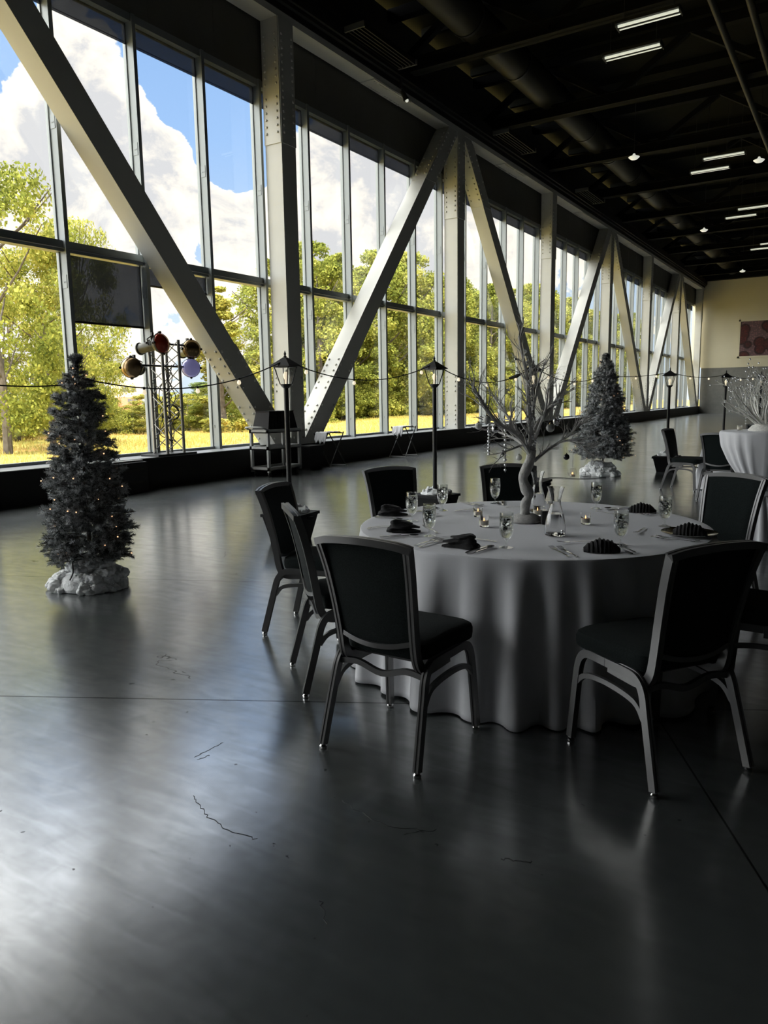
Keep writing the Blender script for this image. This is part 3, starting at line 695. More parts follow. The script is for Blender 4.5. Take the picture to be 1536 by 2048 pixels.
tc_ = tag(cloth(.38, 1.108, .3, 19, 3, prof=cprof, amp=.026, ctr=TK, kin=lambda t: .5+abs(t-.55)*1.3), 'tied white cloth on the tall cocktail table at the right edge', 'tablecloth')
MB().lathe([(.118, .49), (.13, .50), (.13, .53), (.118, .54)], 32).build('sash', MT['cloth'], tc_)

# ------------------------------------------------------------------ table setting
ZT_ = .763
def tl(px, py): return at_floor(px, py, ZT_)
gob = thing('water_goblet', 'stemmed goblet of iced water', 'glass', (0, 0, 0), 0, 'water goblets on the near table')
outer = [(.032, 0), (.033, .002), (.018, .006), (.006, .012), (.005, .03), (.009, .036), (.018, .042), (.028, .060), (.034, .085), (.0355, .115), (.034, .145), (.032, .168)]
inner = [(.0305, .168), (.0325, .145), (.034, .115), (.0325, .085), (.0265, .062), (.016, .047), (.0005, .044)]
MB().lathe(outer+inner, 28).build('bowl', MT['thin'], gob)
gw = MB().lathe([(.0005, .0455), (.0155, .0485), (.026, .0635), (.032, .0855), (.0334, .115), (.0325, .140), (.032, .148), (.0005, .148)], 24).build('water', MT['icewater'], gob)
ic = MB()
for k in range(18):
    a = k*2.4; r = .018 if k % 3 else .004; z = .082+k*.0034; s_ = .0085
    q = Matrix.Rotation(random.uniform(0, 3), 3, 'X') @ Matrix.Rotation(random.uniform(0, 3), 3, 'Y')
    cc = Vector((r*math.cos(a), r*math.sin(a), z)); vs = [cc+q @ Vector((sx*s_, sy*s_, sz*s_)) for sx in (-1, 1) for sy in (-1, 1) for sz in (-1, 1)]
    ic.add(vs, [(0, 1, 3, 2), (4, 6, 7, 5), (0, 4, 5, 1), (2, 3, 7, 6), (0, 2, 6, 4), (1, 5, 7, 3)])
ic.build('ice', glass_mat('ice_cubes', 1.12), gw, smooth=False)
GOB = [((824, 1042), 'behind the leftmost napkins'), ((859, 1072), 'at the left front, beside the rumpled napkin'), ((885, 1021), 'at the back left, before the snowy planter'), ((990, 1007), 'at the back, left of the branch trunk'),
       ((1012.5, 1095), 'nearest the viewer, left of the front carafe'), ((1192, 1017), 'at the back right, under the far flocked tree'), ((1241, 1090), 'at the front right, beside the fan napkin'), ((1329, 1053), 'farthest right, before the right chair')]
for i, (p, lab) in enumerate(GOB):
    P = tl(*p); o = gob if i == 0 else dup(gob, None, random.uniform(0, 6))
    o.location = P; o['label'] = 'goblet of iced water '+lab
car = thing('carafe', 'clear glass carafe of water, the front one right of the branch trunk', 'carafe', tl(1110, 1070), 0, 'glass carafes')
outer = [(.048, 0), (.052, .004), (.053, .03), (.051, .06), (.044, .10), (.033, .135), (.027, .160), (.027, .185), (.033, .215), (.042, .243), (.0445, .248)]
inner = [(.0420, .248), (.0395, .243), (.0305, .215), (.0245, .185), (.0245, .160), (.0305, .135), (.0415, .10), (.0485, .06), (.0505, .03), (.049, .008), (.0005, .008)]
MB().lathe(outer+inner, 32).build('bottle', MT['glass'], car)
MB().lathe([(.0005, .009), (.048, .0095), (.0500, .03), (.048, .06), (.0412, .0985), (.0375, .112), (.0005, .112)], 28).build('water', MT['water'], car)
dup(car, tl(1074, 1022), 1, 'clear glass carafe standing behind the branch trunk')
vot = thing('votive_candle', 'x', 'candle', (0, 0, 0), 0, 'votive candles on the near table')
MB().lathe([(.024, 0), (.026, .003), (.029, .062), (.0265, .062), (.024, .008), (.0005, .008)], 24).build('cup', MT['glass'], vot)
MB().lathe([(.0005, .010), (.0225, .010), (.0232, .034), (.0005, .032)], 20).build('wax', MT['wax'], vot)
MB().lathe([(.0005, .032), (.0035, .037), (.0025, .043), (.0005, .050)], 8).build('flame', MT['flame'], vot)
for i, (p, lab) in enumerate([((956, 1033), 'votive candle in a clear cup, farther of the two at left'), ((968, 1053), 'lit votive candle in a clear cup, nearer of the two at left'), ((1075, 1031), 'votive candle between the trunk and the front carafe'), ((1171, 1048), 'votive candle in a clear cup right of the front carafe')]):
    o = vot if i == 0 else dup(vot); o.location = tl(*p); o['label'] = lab
t = thing('sugar_caddy', 'small black holder behind the front carafe at the trunk foot', 'holder', tl(1089, 1048), .5)
MB().box(-.018, .018, -.022, .022, 0, .075).build('body', MT['black'], t, smooth=False, bevel=.003)
MB().box(-.012, .012, -.017, .017, .075, .078).build('top', MT['steel'], t, smooth=False)
t = thing('salt_shaker', 'small glass shaker left of the front carafe foot', 'shaker', tl(1099, 1060), 0)
MB().lathe([(.012, 0), (.013, .004), (.011, .04), (.009, .045)], 16).build('jar', MT['glass'], t)
MB().lathe([(.010, .045), (.0105, .05), (.006, .057), (.0005, .058)], 16).build('lid', MT['steel'], t)

# cutlery (handle towards -y)
def fork():
    t = thing('fork', 'x', 'fork', (0, 0, 0), 0, 'forks on the near table')
    m = MB(); pr = smoothpath([(0, -.10, .004), (0, -.05, .006), (0, 0, .005), (0, .03, .007)], 4)
    m.sweep(pr, [(-.004, -.0012), (.004, -.0012), (.004, .0012), (-.004, .0012)], side=(1, 0, 0)); m.box(-.007, .007, -.115, -.095, .002, .0045)
    m.build('handle', MT['steel'], t)
    m = MB(); m.box(-.012, .012, .028, .05, .005, .0075)
    for k in range(4): m.sweep([(-.0105+k*.007, .05, .006), (-.0105+k*.007, .07, .010), (-.0105+k*.007, .09, .012)], RECT(.0016, .001), side=(1, 0, 0))
    m.build('tines', MT['steel'], t); return t
def knife():
    t = thing('knife', 'x', 'knife', (0, 0, 0), 0, 'knives on the near table')
    MB().sweep([(0, -.115, .004), (0, -.06, .005), (0, .0, .004)], [(-.006, -.003), (.006, -.003), (.006, .003), (-.006, .003)], side=(1, 0, 0)).build('handle', MT['steel'], t)
    MB().add([(-.005, 0, .002), (.006, 0, .002), (.009, .08, .002), (.002, .115, .002), (-.005, .10, .002), (-.005, 0, .004), (.006, 0, .004), (.009, .08, .003), (.002, .115, .003), (-.005, .10, .004)],
             [(0, 4, 3, 2, 1), (5, 6, 7, 8, 9), (0, 1, 6, 5), (1, 2, 7, 6), (2, 3, 8, 7), (3, 4, 9, 8), (4, 0, 5, 9)]).build('blade', MT['steel'], t, smooth=False); return t
def spoon():
    t = thing('spoon', 'x', 'spoon', (0, 0, 0), 0, 'spoons on the near table')
    MB().sweep([(0, -.095, .004), (0, -.04, .006), (0, .035, .005)], RECT(.0035, .0012), side=(1, 0, 0)).build('handle', MT['steel'], t)
    V = []; F = []; n = 16
    for r, dz in ((1, .009), (.8, .005), (.4, .002)):
        for j in range(n):
            a = 2*PI*j/n; V.append((.017*r*math.cos(a), .06+.027*r*math.sin(a), dz))
    for i in range(2):
        for j in range(n): F.append((i*n+j, i*n+(j+1) % n, (i+1)*n+(j+1) % n, (i+1)*n+j))
    F.append(tuple(2*n+j for j in range(n))); o = MB().add(V, F).build('bowl', MT['steel'], t); so = o.modifiers.new('s', 'SOLIDIFY'); so.thickness = .001
    return t
protos = {'fork': fork(), 'knife': knife(), 'spoon': spoon()}; used = set()
def place_cut(kind, P, rz, label):
    o = protos[kind] if kind not in used else dup(protos[kind]); used.add(kind)
    o.location = (P.x, P.y, ZT_-.001); o.rotation_euler = (0, 0, rz); o['label'] = label
def napkin(kind, P, rz, label, sc=1.0):
    rnd = random.Random(int(P.x*1000)); m = MB()
    if kind == 'fan':      # pleated bundle
        n = 9; V = []; F = []; nr = 12
        for i in range(n*2+1):
            x = -.085+.17*i/(n*2); env = math.sin(PI*min(1, max(0, (x+.095)/.19)))**.6; e = env*(1.0 if i % 2 == 0 else .86)
            for j in range(nr+1):
                a = PI*j/nr; V.append((x+rnd.uniform(-.002, .002), .045*e*math.cos(a), max(.0, .066*e*math.sin(a)*(1+.05*math.sin(i)))))
        for i in range(n*2):
            for j in range(nr): F.append((i*(nr+1)+j, i*(nr+1)+j+1, (i+1)*(nr+1)+j+1, (i+1)*(nr+1)+j))
        for i in range(n*2): F.append((i*(nr+1), (i+1)*(nr+1), (i+1)*(nr+1)+nr, i*(nr+1)+nr))
        F.append(tuple(range(nr+1))); F.append(tuple(n*2*(nr+1)+j for j in range(nr+1)))
        m.add(V, F)
    else:                   # folded pointed bundle with layers
        for (dx, dz, w_, l_, h_) in ((0, 0, .050, .090, .034), (.006, .022, .044, .080, .032), (-.010, .044, .032, .060, .024)):
            V = []; F = []; nx = 14; nr = 10
            for i in range(nx+1):
                t_ = i/nx; x = -l_+2*l_*t_; e = (1-.75*t_**1.6)*(.55+.45*min(1, t_*6)); yw = .006*math.sin(7*t_+dz*90)
                for j in range(nr+1):
                    a = PI*j/nr; wr = 1+.10*math.sin(5*a+9*t_+dz*50); V.append((x+dx, w_*e*math.cos(a)*wr+yw, dz+h_*e*math.sin(a)*wr))
            for i in range(nx):
                for j in range(nr): F.append((i*(nr+1)+j, i*(nr+1)+j+1, (i+1)*(nr+1)+j+1, (i+1)*(nr+1)+j))
                F.append((i*(nr+1), (i+1)*(nr+1), (i+1)*(nr+1)+nr, i*(nr+1)+nr))
            F.append(tuple(range(nr+1))); F.append(tuple(nx*(nr+1)+j for j in range(nr+1)))
            m.add(V, F)
    o = m.build('folded_napkin', MT['napkin'], None); o.location = (P.x, P.y, ZT_); o.rotation_euler = (0, 0, rz); o.scale = (sc,)*3
    tag(o, label, 'napkin', 'black napkins on the near table')
NAPS = [((786, 1030), 'point', 20, 'black folded napkin at the far left of the table'), ((808, 1063), 'point', 15, 'rumpled black napkin at the left, nearer of the two'), ((921, 1094), 'point', 190, 'black folded napkin at the front, before the nearest left chair'),
        ((1203, 1103), 'fan', 25, 'fanned black napkin at the front right'), ((1284, 1025), 'fan', 10, 'rounded black napkin at the back right'), ((1380, 1069), 'fan', 0, 'ribbed black napkin at the far right edge of the table')]
for p, kd, rz, lab in NAPS: napkin(kd, tl(*p), math.radians(rz), lab, 1.0 if kd == 'point' else .95)
SE = ['before the nearest left chair', 'before the bright-edged right chair', 'before the edge-on chair', 'before the farthest left chair', 'before the chair across at left', 'behind the branch trunk', 'before the right-side chair', 'before the cut-off right chair']
for a, nm in zip((-95, -48, -132, -174, 150, 115, 60, 0), SE):
    ar = math.radians(a); rad = Vector((math.cos(ar), math.sin(ar), 0)); tan = Vector((-rad.y, rad.x, 0)); rz = ar+PI/2
    c0 = Vector((TC.x, TC.y, 0))+rad*.80
    place_cut('fork', c0-tan*.13, rz, 'outer dinner fork '+nm)
    place_cut('fork', c0-tan*.165+rad*-.015, rz, 'inner salad fork '+nm)
    place_cut('knife', c0+tan*.13, rz, 'dinner knife '+nm)
    place_cut('spoon', c0+tan*.16, rz, 'teaspoon '+nm)
    place_cut('fork', c0-rad*.20, rz+PI/2, 'dessert fork laid across the top of the setting '+nm)
t = tag(MB().lathe([(.0005, .002), (.09, .002), (.10, .004), (.135, .012), (.136, .015), (.10, .008), (.09, .006), (.0005, .006)], 48).build('charger_plate', MT['silverb']), 'round silver plate under the ribbed napkin at the right edge', 'plate')
t.location = (tl(1378, 1068).x-.0, tl(1378, 1068).y, ZT_-.002)

# ------------------------------------------------------------------ branch centrepieces
def branches(mb, p, d, r, L, depth, rnd, k=6, spread=.55, kids_=3, tips=None):
    n = 5; pts = [p.copy()]; rs = [r]
    for i in range(n):
        d = (d+Vector((rnd.uniform(-1, 1), rnd.uniform(-1, 1), rnd.uniform(-.8, 1)))*.20).normalized()
        p = p+d*(L/n); pts.append(p.copy()); rs.append(r*(1-.55*(i+1)/n))
    mb.tube(pts, rs, k)
    if tips is not None: tips.append(p.copy())
    if depth > 0:
        for q in range(kids_):
            f = rnd.uniform(.25, .98); i = min(n-1, int(f*n)); pp = pts[i].lerp(pts[i+1], f*n-i)
            dd = (d+Vector((rnd.uniform(-1, 1), rnd.uniform(-1, 1), rnd.uniform(-.6, 1)))*spread*1.5).normalized()
            branches(mb, pp, dd, rs[i]*.6, L*rnd.uniform(.45, .7), depth-1, rnd, max(4, k-1), spread, kids_, tips)
rnd = random.Random(21)
B0 = tl(1052, 1042); DB = math.hypot(B0.x, B0.y)
view = Vector((B0.x, B0.y, 0)).normalized()
def bp(px, py, off=0): return at_dist(px, py, DB+off)
ct = thing('branch_centrepiece', 'bare pale branch tree with a twisted trunk standing on the near table', 'centrepiece', (0, 0, 0))
tr = MB()
tk = [bp(1052, 1046), bp(1050, 1030), bp(1051, 1008), bp(1057, 990), bp(1050, 972), bp(1046, 955), bp(1053, 938), bp(1060, 920), bp(1064, 900)]
tr.tube(smoothpath(tk, 5), [.070, .055, .045, .040, .034, .031, .028, .027, .027, .028, .029, .028, .026, .022, .025, .028, .032, .034, .034, .033, .031, .029, .027, .026, .026, .026, .027, .028, .029, .030, .030, .030, .029, .028, .027, .026, .026, .026, .025, .025, .024], 14)
MAIN = [([(1062, 912, 0), (1048, 885, -.03), (1024, 862, -.06), (998, 848, -.10), (975, 822, -.16), (958, 795, -.22), (948, 775, -.25)], .018),
        ([(1068, 922, 0), (1092, 902, .05), (1118, 885, .10), (1140, 868, .16), (1160, 850, .22), (1182, 836, .28)], .011),
        ([(1064, 900, 0), (1066, 872, .02), (1075, 850, .05), (1090, 828, .10), (1108, 808, .16), (1118, 788, .2)], .020),
        ([(1064, 890, 0), (1060, 850, -.03), (1057, 800, -.05), (1054, 755, -.05), (1046, 715, -.03), (1038, 672, 0)], .017),
        ([(1055, 895, 0), (1030, 878, .10), (1008, 868, .20), (990, 862, .28)], .010),
        ([(1040, 875, -.05), (1020, 840, .06), (1000, 812, .12), (985, 790, .16)], .011),
        ([(1068, 880, 0), (1080, 850, -.12), (1092, 815, -.22), (1096, 780, -.28)], .010),
        ([(1120, 884, .1), (1150, 880, .05), (1165, 892, .02), (1172, 900, 0)], .007),
        ([(1050, 888, 0), (1024, 898, -.08), (1005, 905, -.14)], .008),
        ([(1060, 850, 0), (1070, 800, .10), (1078, 760, .14), (1090, 725, .18)], .009)]
tips = []
for pts, r in MAIN:
    P = smoothpath([bp(*q) for q in pts], 4); n = len(P); tr.tube(P, [r*(1-.6*i/n) for i in range(n)], 8)
    for i in range(2, n):
        for q in range(2):
            if rnd.random() < .7:
                d = (P[i]-P[i-1]).normalized(); dd = (d+Vector((rnd.uniform(-1, 1), rnd.uniform(-1, 1), rnd.uniform(-.6, 1)))*.75).normalized()
                branches(tr, P[i], dd, max(.0028, r*(1-.6*i/n)*.42), rnd.uniform(.07, .17), 2, rnd, 4, .5, 2, tips)
tr.build('branches', MT['branch'], ct)
MB().lathe([(.10, 0), (.102, .008), (.09, .02), (.055, .04)], 28, (B0.x, B0.y, ZT_)).build('base', MT['branch'], ct)
# crystal garlands wound on the branches
for (pl, lab) in (([(1050, 700, -.06), (1058, 740, -.08), (1060, 790, -.08), (1066, 840, -.05), (1068, 890, -.05)], ''), ([(1120, 795, .13), (1112, 815, .12), (1118, 838, .10), (1112, 850, .1)], '')):
    P = smoothpath([bp(*q) for q in pl], 9); m = MB()
    for i, p in enumerate(P): m.ball(p+Vector((math.sin(i*1.7)*.01, 0, 0)), .0065, 6)
    m.build('crystal_garland', MT['crystal'], ct)
def strand(px, y0, y1, off, lab, n=9):
    m = MB(); a = bp(px, y0, off); b_ = bp(px, y1, off); b_.x, b_.y = a.x, a.y
    m.tube([a, b_], .0012, 4)
    for i in range(n): m.ball(a.lerp(b_, (i+.5)/n), .0075 if i % 3 else .0095, 8)
    tag(m.build('bead_strand', MT['crystal']), lab, 'bead strand', 'hanging crystal strands')
strand(978, 840, 912, -.18, 'crystal bead strand hanging leftmost from the branches', 11)
strand(1011, 855, 945, -.08, 'crystal bead strand hanging over the dark chair back', 9)
strand(1070, 868, 905, .06, 'short crystal bead strand beside the trunk fork', 7)
def bauble(px, py, rpx, off, m, lab, top=None, hook=True):
    p = bp(px, py, off); r = rpx*(math.hypot(p.x, p.y))/FPX*1.0
    t = thing('hanging_bauble', lab, 'bauble', p, 0, 'baubles hanging from the branches')
    MB().ball((0, 0, 0), r, 18).build('ball', m, t)
    MB().lathe([(r*.25, r*.95), (r*.25, r*1.2), (r*.1, r*1.25)], 10).build('cap', MT['silverb'], t)
    MB().tube([(0, 0, r*1.2), (0, 0, r*1.2+.035)], .0008, 4).build('thread', MT['black'], t)
bauble(1101, 856, 8, .08, MT['pearl'], 'frosted white bauble hanging right of the trunk, lower of a pair')
bauble(1113, 843, 7, .12, MT['silverb'], 'silver ribbed bauble hanging just above the frosted one')
bauble(957, 852, 7, -.2, MT['pearl'], 'frosted bauble at the far left of the branches')
bauble(991, 858, 8, -.12, MT['silverb'], 'shiny silver bauble left of the trunk')
bauble(1038, 915, 6, .1, MT['pearl'], 'pale bauble hanging just left of the trunk fork')
bauble(1007, 905, 5, -.1, MT['darkb'], 'small dark bauble left of the trunk')
bauble(1133, 914, 6, .12, MT['darkb'], 'dark teardrop bauble under the right branch')
bauble(974, 840, 8, -.22, MT['pearl'], 'pale bauble among the left twigs above the bead strand')
bauble(1032, 733, 13, -.02, MT['lglass'], 'large clear glass globe bauble high on the branches')
t = thing('hanging_tealight', 'glass globe tealight glowing under the right branch', 'candle', bp(1145, 945, .14))
MB().lathe([(.012, -.026), (.024, -.018), (.028, 0), (.024, .018), (.014, .028)], 18).build('globe', MT['lglass'], t)
MB().lathe([(.014, -.024), (.014, -.010)], 14).build('wax', MT['wax'], t)
MB().ball((0, 0, -.004), .005, 8).build('flame', MT['flame'], t)
MB().tube([(0, 0, .028), (0, 0, .12)], .0008, 4).build('thread', MT['black'], t)

# second centrepiece
t = thing('branch_centrepiece', 'dense white glittery branch centrepiece on the tall cocktail table', 'centrepiece', (TK.x+.02, TK.y, 1.108))
m = MB(); rnd2 = random.Random(5); tips2 = []
for k in range(15):
    a = 2*PI*k/15+rnd2.uniform(-.2, .2); el = rnd2.uniform(.45, 1.25)
    branches(m, Vector((.03*math.cos(a), .03*math.sin(a), .02)), Vector((math.cos(a)*math.cos(el), math.sin(a)*math.cos(el), math.sin(el))), .014, rnd2.uniform(.30, .48), 3, rnd2, 5, .55, 3, tips2)
m.build('branches', MT['whitebranch'], t)
MB().lathe([(.16, 0), (.165, .01), (.13, .05), (.05, .08)], 28).build('base', MT['whitebranch'], t)
m = MB()
for p in tips2[::3]: m.ball(p, .009, 5)
m.build('crystals', MT['crystal'], t)['kind'] = 'stuff'
m = MB(); a0 = Vector((TK.x-.16, TK.y-.05, 1.108+.42))
m.tube([a0, a0-Vector((0, 0, .36))], .001, 4)
for i in range(14): m.ball(a0-Vector((0, 0, .012+i*.026)), .007, 6)
tag(m.build('bead_strand', MT['crystal']), 'crystal bead strand hanging from the white centrepiece at right', 'bead strand', 'hanging crystal strands')
t = thing('votive_candle', 'clear votive cup on the tall cocktail table edge', 'candle', (TK.x-.22, TK.y+.05, 1.108))
MB().lathe([(.024, 0), (.026, .003), (.029, .05), (.0265, .05), (.024, .008), (.0005, .008)], 20).build('cup', MT['glass'], t)
MB().lathe([(.0005, .010), (.0225, .010), (.0232, .03), (.0005, .03)], 16).build('wax', MT['wax'], t)

# ------------------------------------------------------------------ flocked trees
def flocked(label, base, H, prof, nb, seed, leanx=0, z0=.22, tuft=.055, needle=.028):
    """prof(w)-> radius for w in 0..1 from foliage bottom to the top"""
    t = thing('flocked_christmas_tree', label, 'christmas tree', base)
    R = np.random.default_rng(seed)
    MB().tube([(0, 0, .02), (0, 0, z0+.3), (0, 0, H*.9)], [.018, .016, .006], 8).build('trunk', MT['bark'], t)
    bm_ = MB()
    V = []; F = []; lights = []; nv = 0
    for b in range(nb):
        w = 1-math.sqrt(1-R.random()*.985) if False else R.random()**1.25
        z = z0+(H-z0)*w; rad = prof(w)*R.uniform(.72, 1.12); a = R.uniform(0, 2*PI)
        nseg = 3 if prof(w) > .1 else 2
        inner = rad*.25; out = Vector((math.cos(a), math.sin(a), 0))
        p0 = out*inner+Vector((0, 0, z-.02)); p1 = out*rad+Vector((0, 0, z+R.uniform(-.05, .07)*min(1, rad*3)))
        if w > .97: p0 = Vector((0, 0, z-.1)); p1 = Vector((R.uniform(-.02, .02), R.uniform(-.02, .02), min(H, z+.03)))
        bm_.tube([p0, p1], .003, 4)
        if b % 9 == 0: lights.append(p1+Vector((R.uniform(-.02, .02), R.uniform(-.02, .02), -.01)))
        ax = (p1-p0); Lb = ax.length; ax.normalize(); u = ax.cross(Vector((0, 0, 1))); u = u.normalized() if u.length > .01 else Vector((1, 0, 0)); v = ax.cross(u)
        # side sprigs
        segs = [(p0, p1)]
        if Lb > .10:
            for s_ in (-1, 1):
                f = R.uniform(.45, .7); q = p0.lerp(p1, f); segs.append((q, q+(ax*.7+u*s_*.8+v*R.uniform(-.4, .4)).normalized()*min(.11, Lb*.5)))
        for (a0, a1) in segs:
            sx = np.array(a1-a0); Ls = np.linalg.norm(sx); sx = sx/max(Ls, 1e-6); n = int(max(30, min(110, Ls/needle*26)))
            tt = R.uniform(.1, 1.0, n); ang = R.uniform(0, 2*PI, n)
            uu = np.cross(sx, [0, 0, 1.0]); uu = uu/max(np.linalg.norm(uu), 1e-6) if np.linalg.norm(uu) > .05 else np.array([1., 0, 0]); vv = np.cross(sx, uu)
            root = np.array(a0)+np.outer(tt*Ls, sx); rd = np.outer(np.cos(ang), uu)+np.outer(np.sin(ang), vv)
            tip = root+(rd*.9+sx*.55)*(needle*R.uniform(.7, 1.15, n))[:, None]
            sd = np.cross(rd, sx)*.0030*(needle/.03)
            vv_ = np.empty((n*3, 3)); vv_[0::3] = root+sd; vv_[1::3] = root-sd; vv_[2::3] = tip
            V.append(vv_); F.append(np.arange(n*3).reshape(-1, 3)+nv); nv += n*3
    raw_mesh('foliage', np.concatenate(V), np.concatenate(F), MT['needle'], t)
    bm_.build('branch_wires', MT['bark'], t)
    lm = None; random.Random(seed).shuffle(lights)
    for i, p in enumerate(lights[:60]):
        if lm is None: lo = MB().ball((0, 0, 0), .0055, 6).build('fairy_light', MT['fairy'], t); lm = lo
        else: lo = lm.copy(); COL.objects.link(lo); lo.parent = t
        lo.location = p
    return t
def interp(tab):
    def f(w):
        for (a, ra), (b, rb_) in zip(tab, tab[1:]):
            if w <= b: return ra+(rb_-ra)*(w-a)/(b-a)
        return tab[-1][1]
    return f
TL_ = Vector((-5.22, 3.78, 0))
flocked('slim flocked grey Christmas tree with small warm lights at the left', TL_, 1.84, interp([(0, .30), (.08, .36), (.25, .33), (.5, .27), (.65, .235), (.8, .185), (.88, .13), (.93, .06), (.96, .03), (1, .02)]), 640, 3, z0=.24, needle=.030)
TR_ = Vector((-3.96, 13.85, 0))
flocked('fuller flocked Christmas tree farther back, beyond the branch centrepiece', TR_, 2.20, interp([(0, .50), (.07, .60), (.3, .46), (.55, .33), (.75, .22), (.9, .12), (1, .02)]), 760, 8, z0=.36, needle=.042)
def ico_arrays(sub):
    bm = bmesh.new(); bmesh.ops.create_icosphere(bm, subdivisions=sub, radius=1); bm.verts.ensure_lookup_table()
    V = np.array([v.co[:] for v in bm.verts]); F = np.array([[v.index for v in f.verts] for f in bm.faces]); bm.free(); return V, F
ICO = ico_arrays(4)
def batting(label, c, rx, ry, h, seed, n=26):
    r = random.Random(seed); Vs = []; Fs = []; nv = 0; fs_ = min(1, rx/.3)
    items = [((0, 0, h*.05), (rx*.84, ry*.84, h*.55))]
    for k in range(n):
        a = r.uniform(0, 2*PI); q = math.sqrt(r.random()); s = r.uniform(.12, .23)*min(rx, ry)*(1.2-.45*q)
        items.append(((rx*.86*q*math.cos(a), ry*.86*q*math.sin(a), max(s*.5, h*(1-q**2.2)*.78)), (s*1.25, s*1.15, s*.9)))
    for ct_, sc in items:
        P = ICO[0]*np.array(sc)+np.array(ct_); D_ = ICO[0].copy(); off = Vector((seed*3.1, ct_[0]*40, 0))
        d = np.array([mnoise.noise(Vector(p)*16+off)*.030+mnoise.noise(Vector(p)*42+off)*.017+mnoise.noise(Vector(p)*100)*.008 for p in P])*fs_
        P = P+D_*d[:, None]; P[:, 2] = np.maximum(P[:, 2], .002); Vs.append(P); Fs.append(ICO[1]+nv); nv += len(P)
    o = raw_mesh('snow_batting', np.concatenate(Vs), np.concatenate(Fs), MT['cotton'], None, True)
    o.location = c; tag(o, label, 'cotton snow', 'heaps of cotton snow'); return o
batting('white cotton snow heaped around the foot of the slim left tree', TL_+Vector((.02, -.03, 0)), .36, .33, .25, 4, 60)
batting('white cotton snow around the foot of the far flocked tree', TR_+Vector((-.05, -.05, 0)), .42, .36, .25, 6, 60)

# ------------------------------------------------------------------ street lamps
def make_lamp(label, loc, H=1.96):
    t = thing('street_lamp', label, 'street lamp', loc, random.uniform(-.3, .3), 'black decorative street lamps')
    m = MB().frust((.15, .15), (.21, .21), 0, .27).box(-.225, .225, -.225, .225, .27, .30)
    m.box(-.27, -.22, -.03, .03, .24, .27).box(.22, .27, -.03, .03, .24, .27)
    m.build('planter_base', MT['blacksoft'], t, smooth=False)
    MB().tube([(0, 0, .25), (0, 0, H-.36)], .026, 12).lathe([(.03, .3), (.03, .34), (.019, .37)], 12).build('pole', MT['black'], t)
    z = H-.38
    MB().lathe([(.02, z), (.035, z+.012), (.052, z+.03), (.058, z+.04), (.058, z+.048)], 4*4).build('lantern_cup', MT['black'], t)
    fr = MB()
    for sx in (-1, 1):
        for sy in (-1, 1): fr.tube([(sx*.042, sy*.042, z+.045), (sx*.082, sy*.082, z+.22)], .0055, 6)
    fr.frust((.088, .088), (.088, .088), z+.215, z+.228)
    lfr = fr.build('lantern_frame', MT['black'], t, smooth=False)
    g = MB(); b_ = .040; u_ = .079
    for (a, c_) in (((-1, -1), (1, -1)), ((1, -1), (1, 1)), ((1, 1), (-1, 1)), ((-1, 1), (-1, -1))):
        g.add([(a[0]*b_, a[1]*b_, z+.046), (c_[0]*b_, c_[1]*b_, z+.046), (c_[0]*u_, c_[1]*u_, z+.216), (a[0]*u_, a[1]*u_, z+.216)], [(0, 1, 2, 3)])
    g.build('lantern_glass', MT['lglass'], lfr, smooth=False)
    rf = MB().frust((.118, .118), (.112, .112), z+.225, z+.235).frust((.112, .112), (.052, .052), z+.235, z+.285).frust((.052, .052), (.018, .018), z+.285, z+.315)
    rf.lathe([(.012, z+.31), (.018, z+.325), (.008, z+.335), (.014, z+.35), (.008, z+.365), (.001, z+.385)], 10)
    rf.build('lantern_roof', MT['black'], t, smooth=False)
    MB().lathe([(.012, z+.05), (.012, z+.09), (.022, z+.115), (.026, z+.14), (.016, z+.165), (.001, z+.172)], 12).build('bulb', MT['bulb'], t)
    return t
def lampxy(px, d): p = at_dist(px, 800, d); return Vector((p.x, p.y, 0))
LA = lampxy(573, 7.85); LB = lampxy(869, 9.15); LC = lampxy(1066, 10.7); L3 = lampxy(1338, 15.3); L4 = lampxy(1450, 18.2); L5 = lampxy(1520, 20)
lamp0 = make_lamp('black street lamp at the left, before the first steel column', LA)
for P, lab in ((LB, 'black street lamp behind the back left of the near table'), (LC, 'black street lamp hidden behind the branch centrepiece'), (L3, 'black street lamp right of the far flocked tree'), (L4, 'black street lamp before the grey wainscot of the end wall'), (L5, 'black street lamp at the right edge behind the white centrepiece')):
    dup(lamp0, P, random.uniform(-.3, .3), lab)
for P, lab, sd in ((LA, 'cotton snow in the planter of the leftmost street lamp', 1), (LB, 'cotton snow in the planter behind the near table', 2), (L3, 'cotton snow in the planter right of the far tree', 5)):
    o = batting(lab, P+Vector((0, 0, .30)), .20, .20, .10, sd, 14)
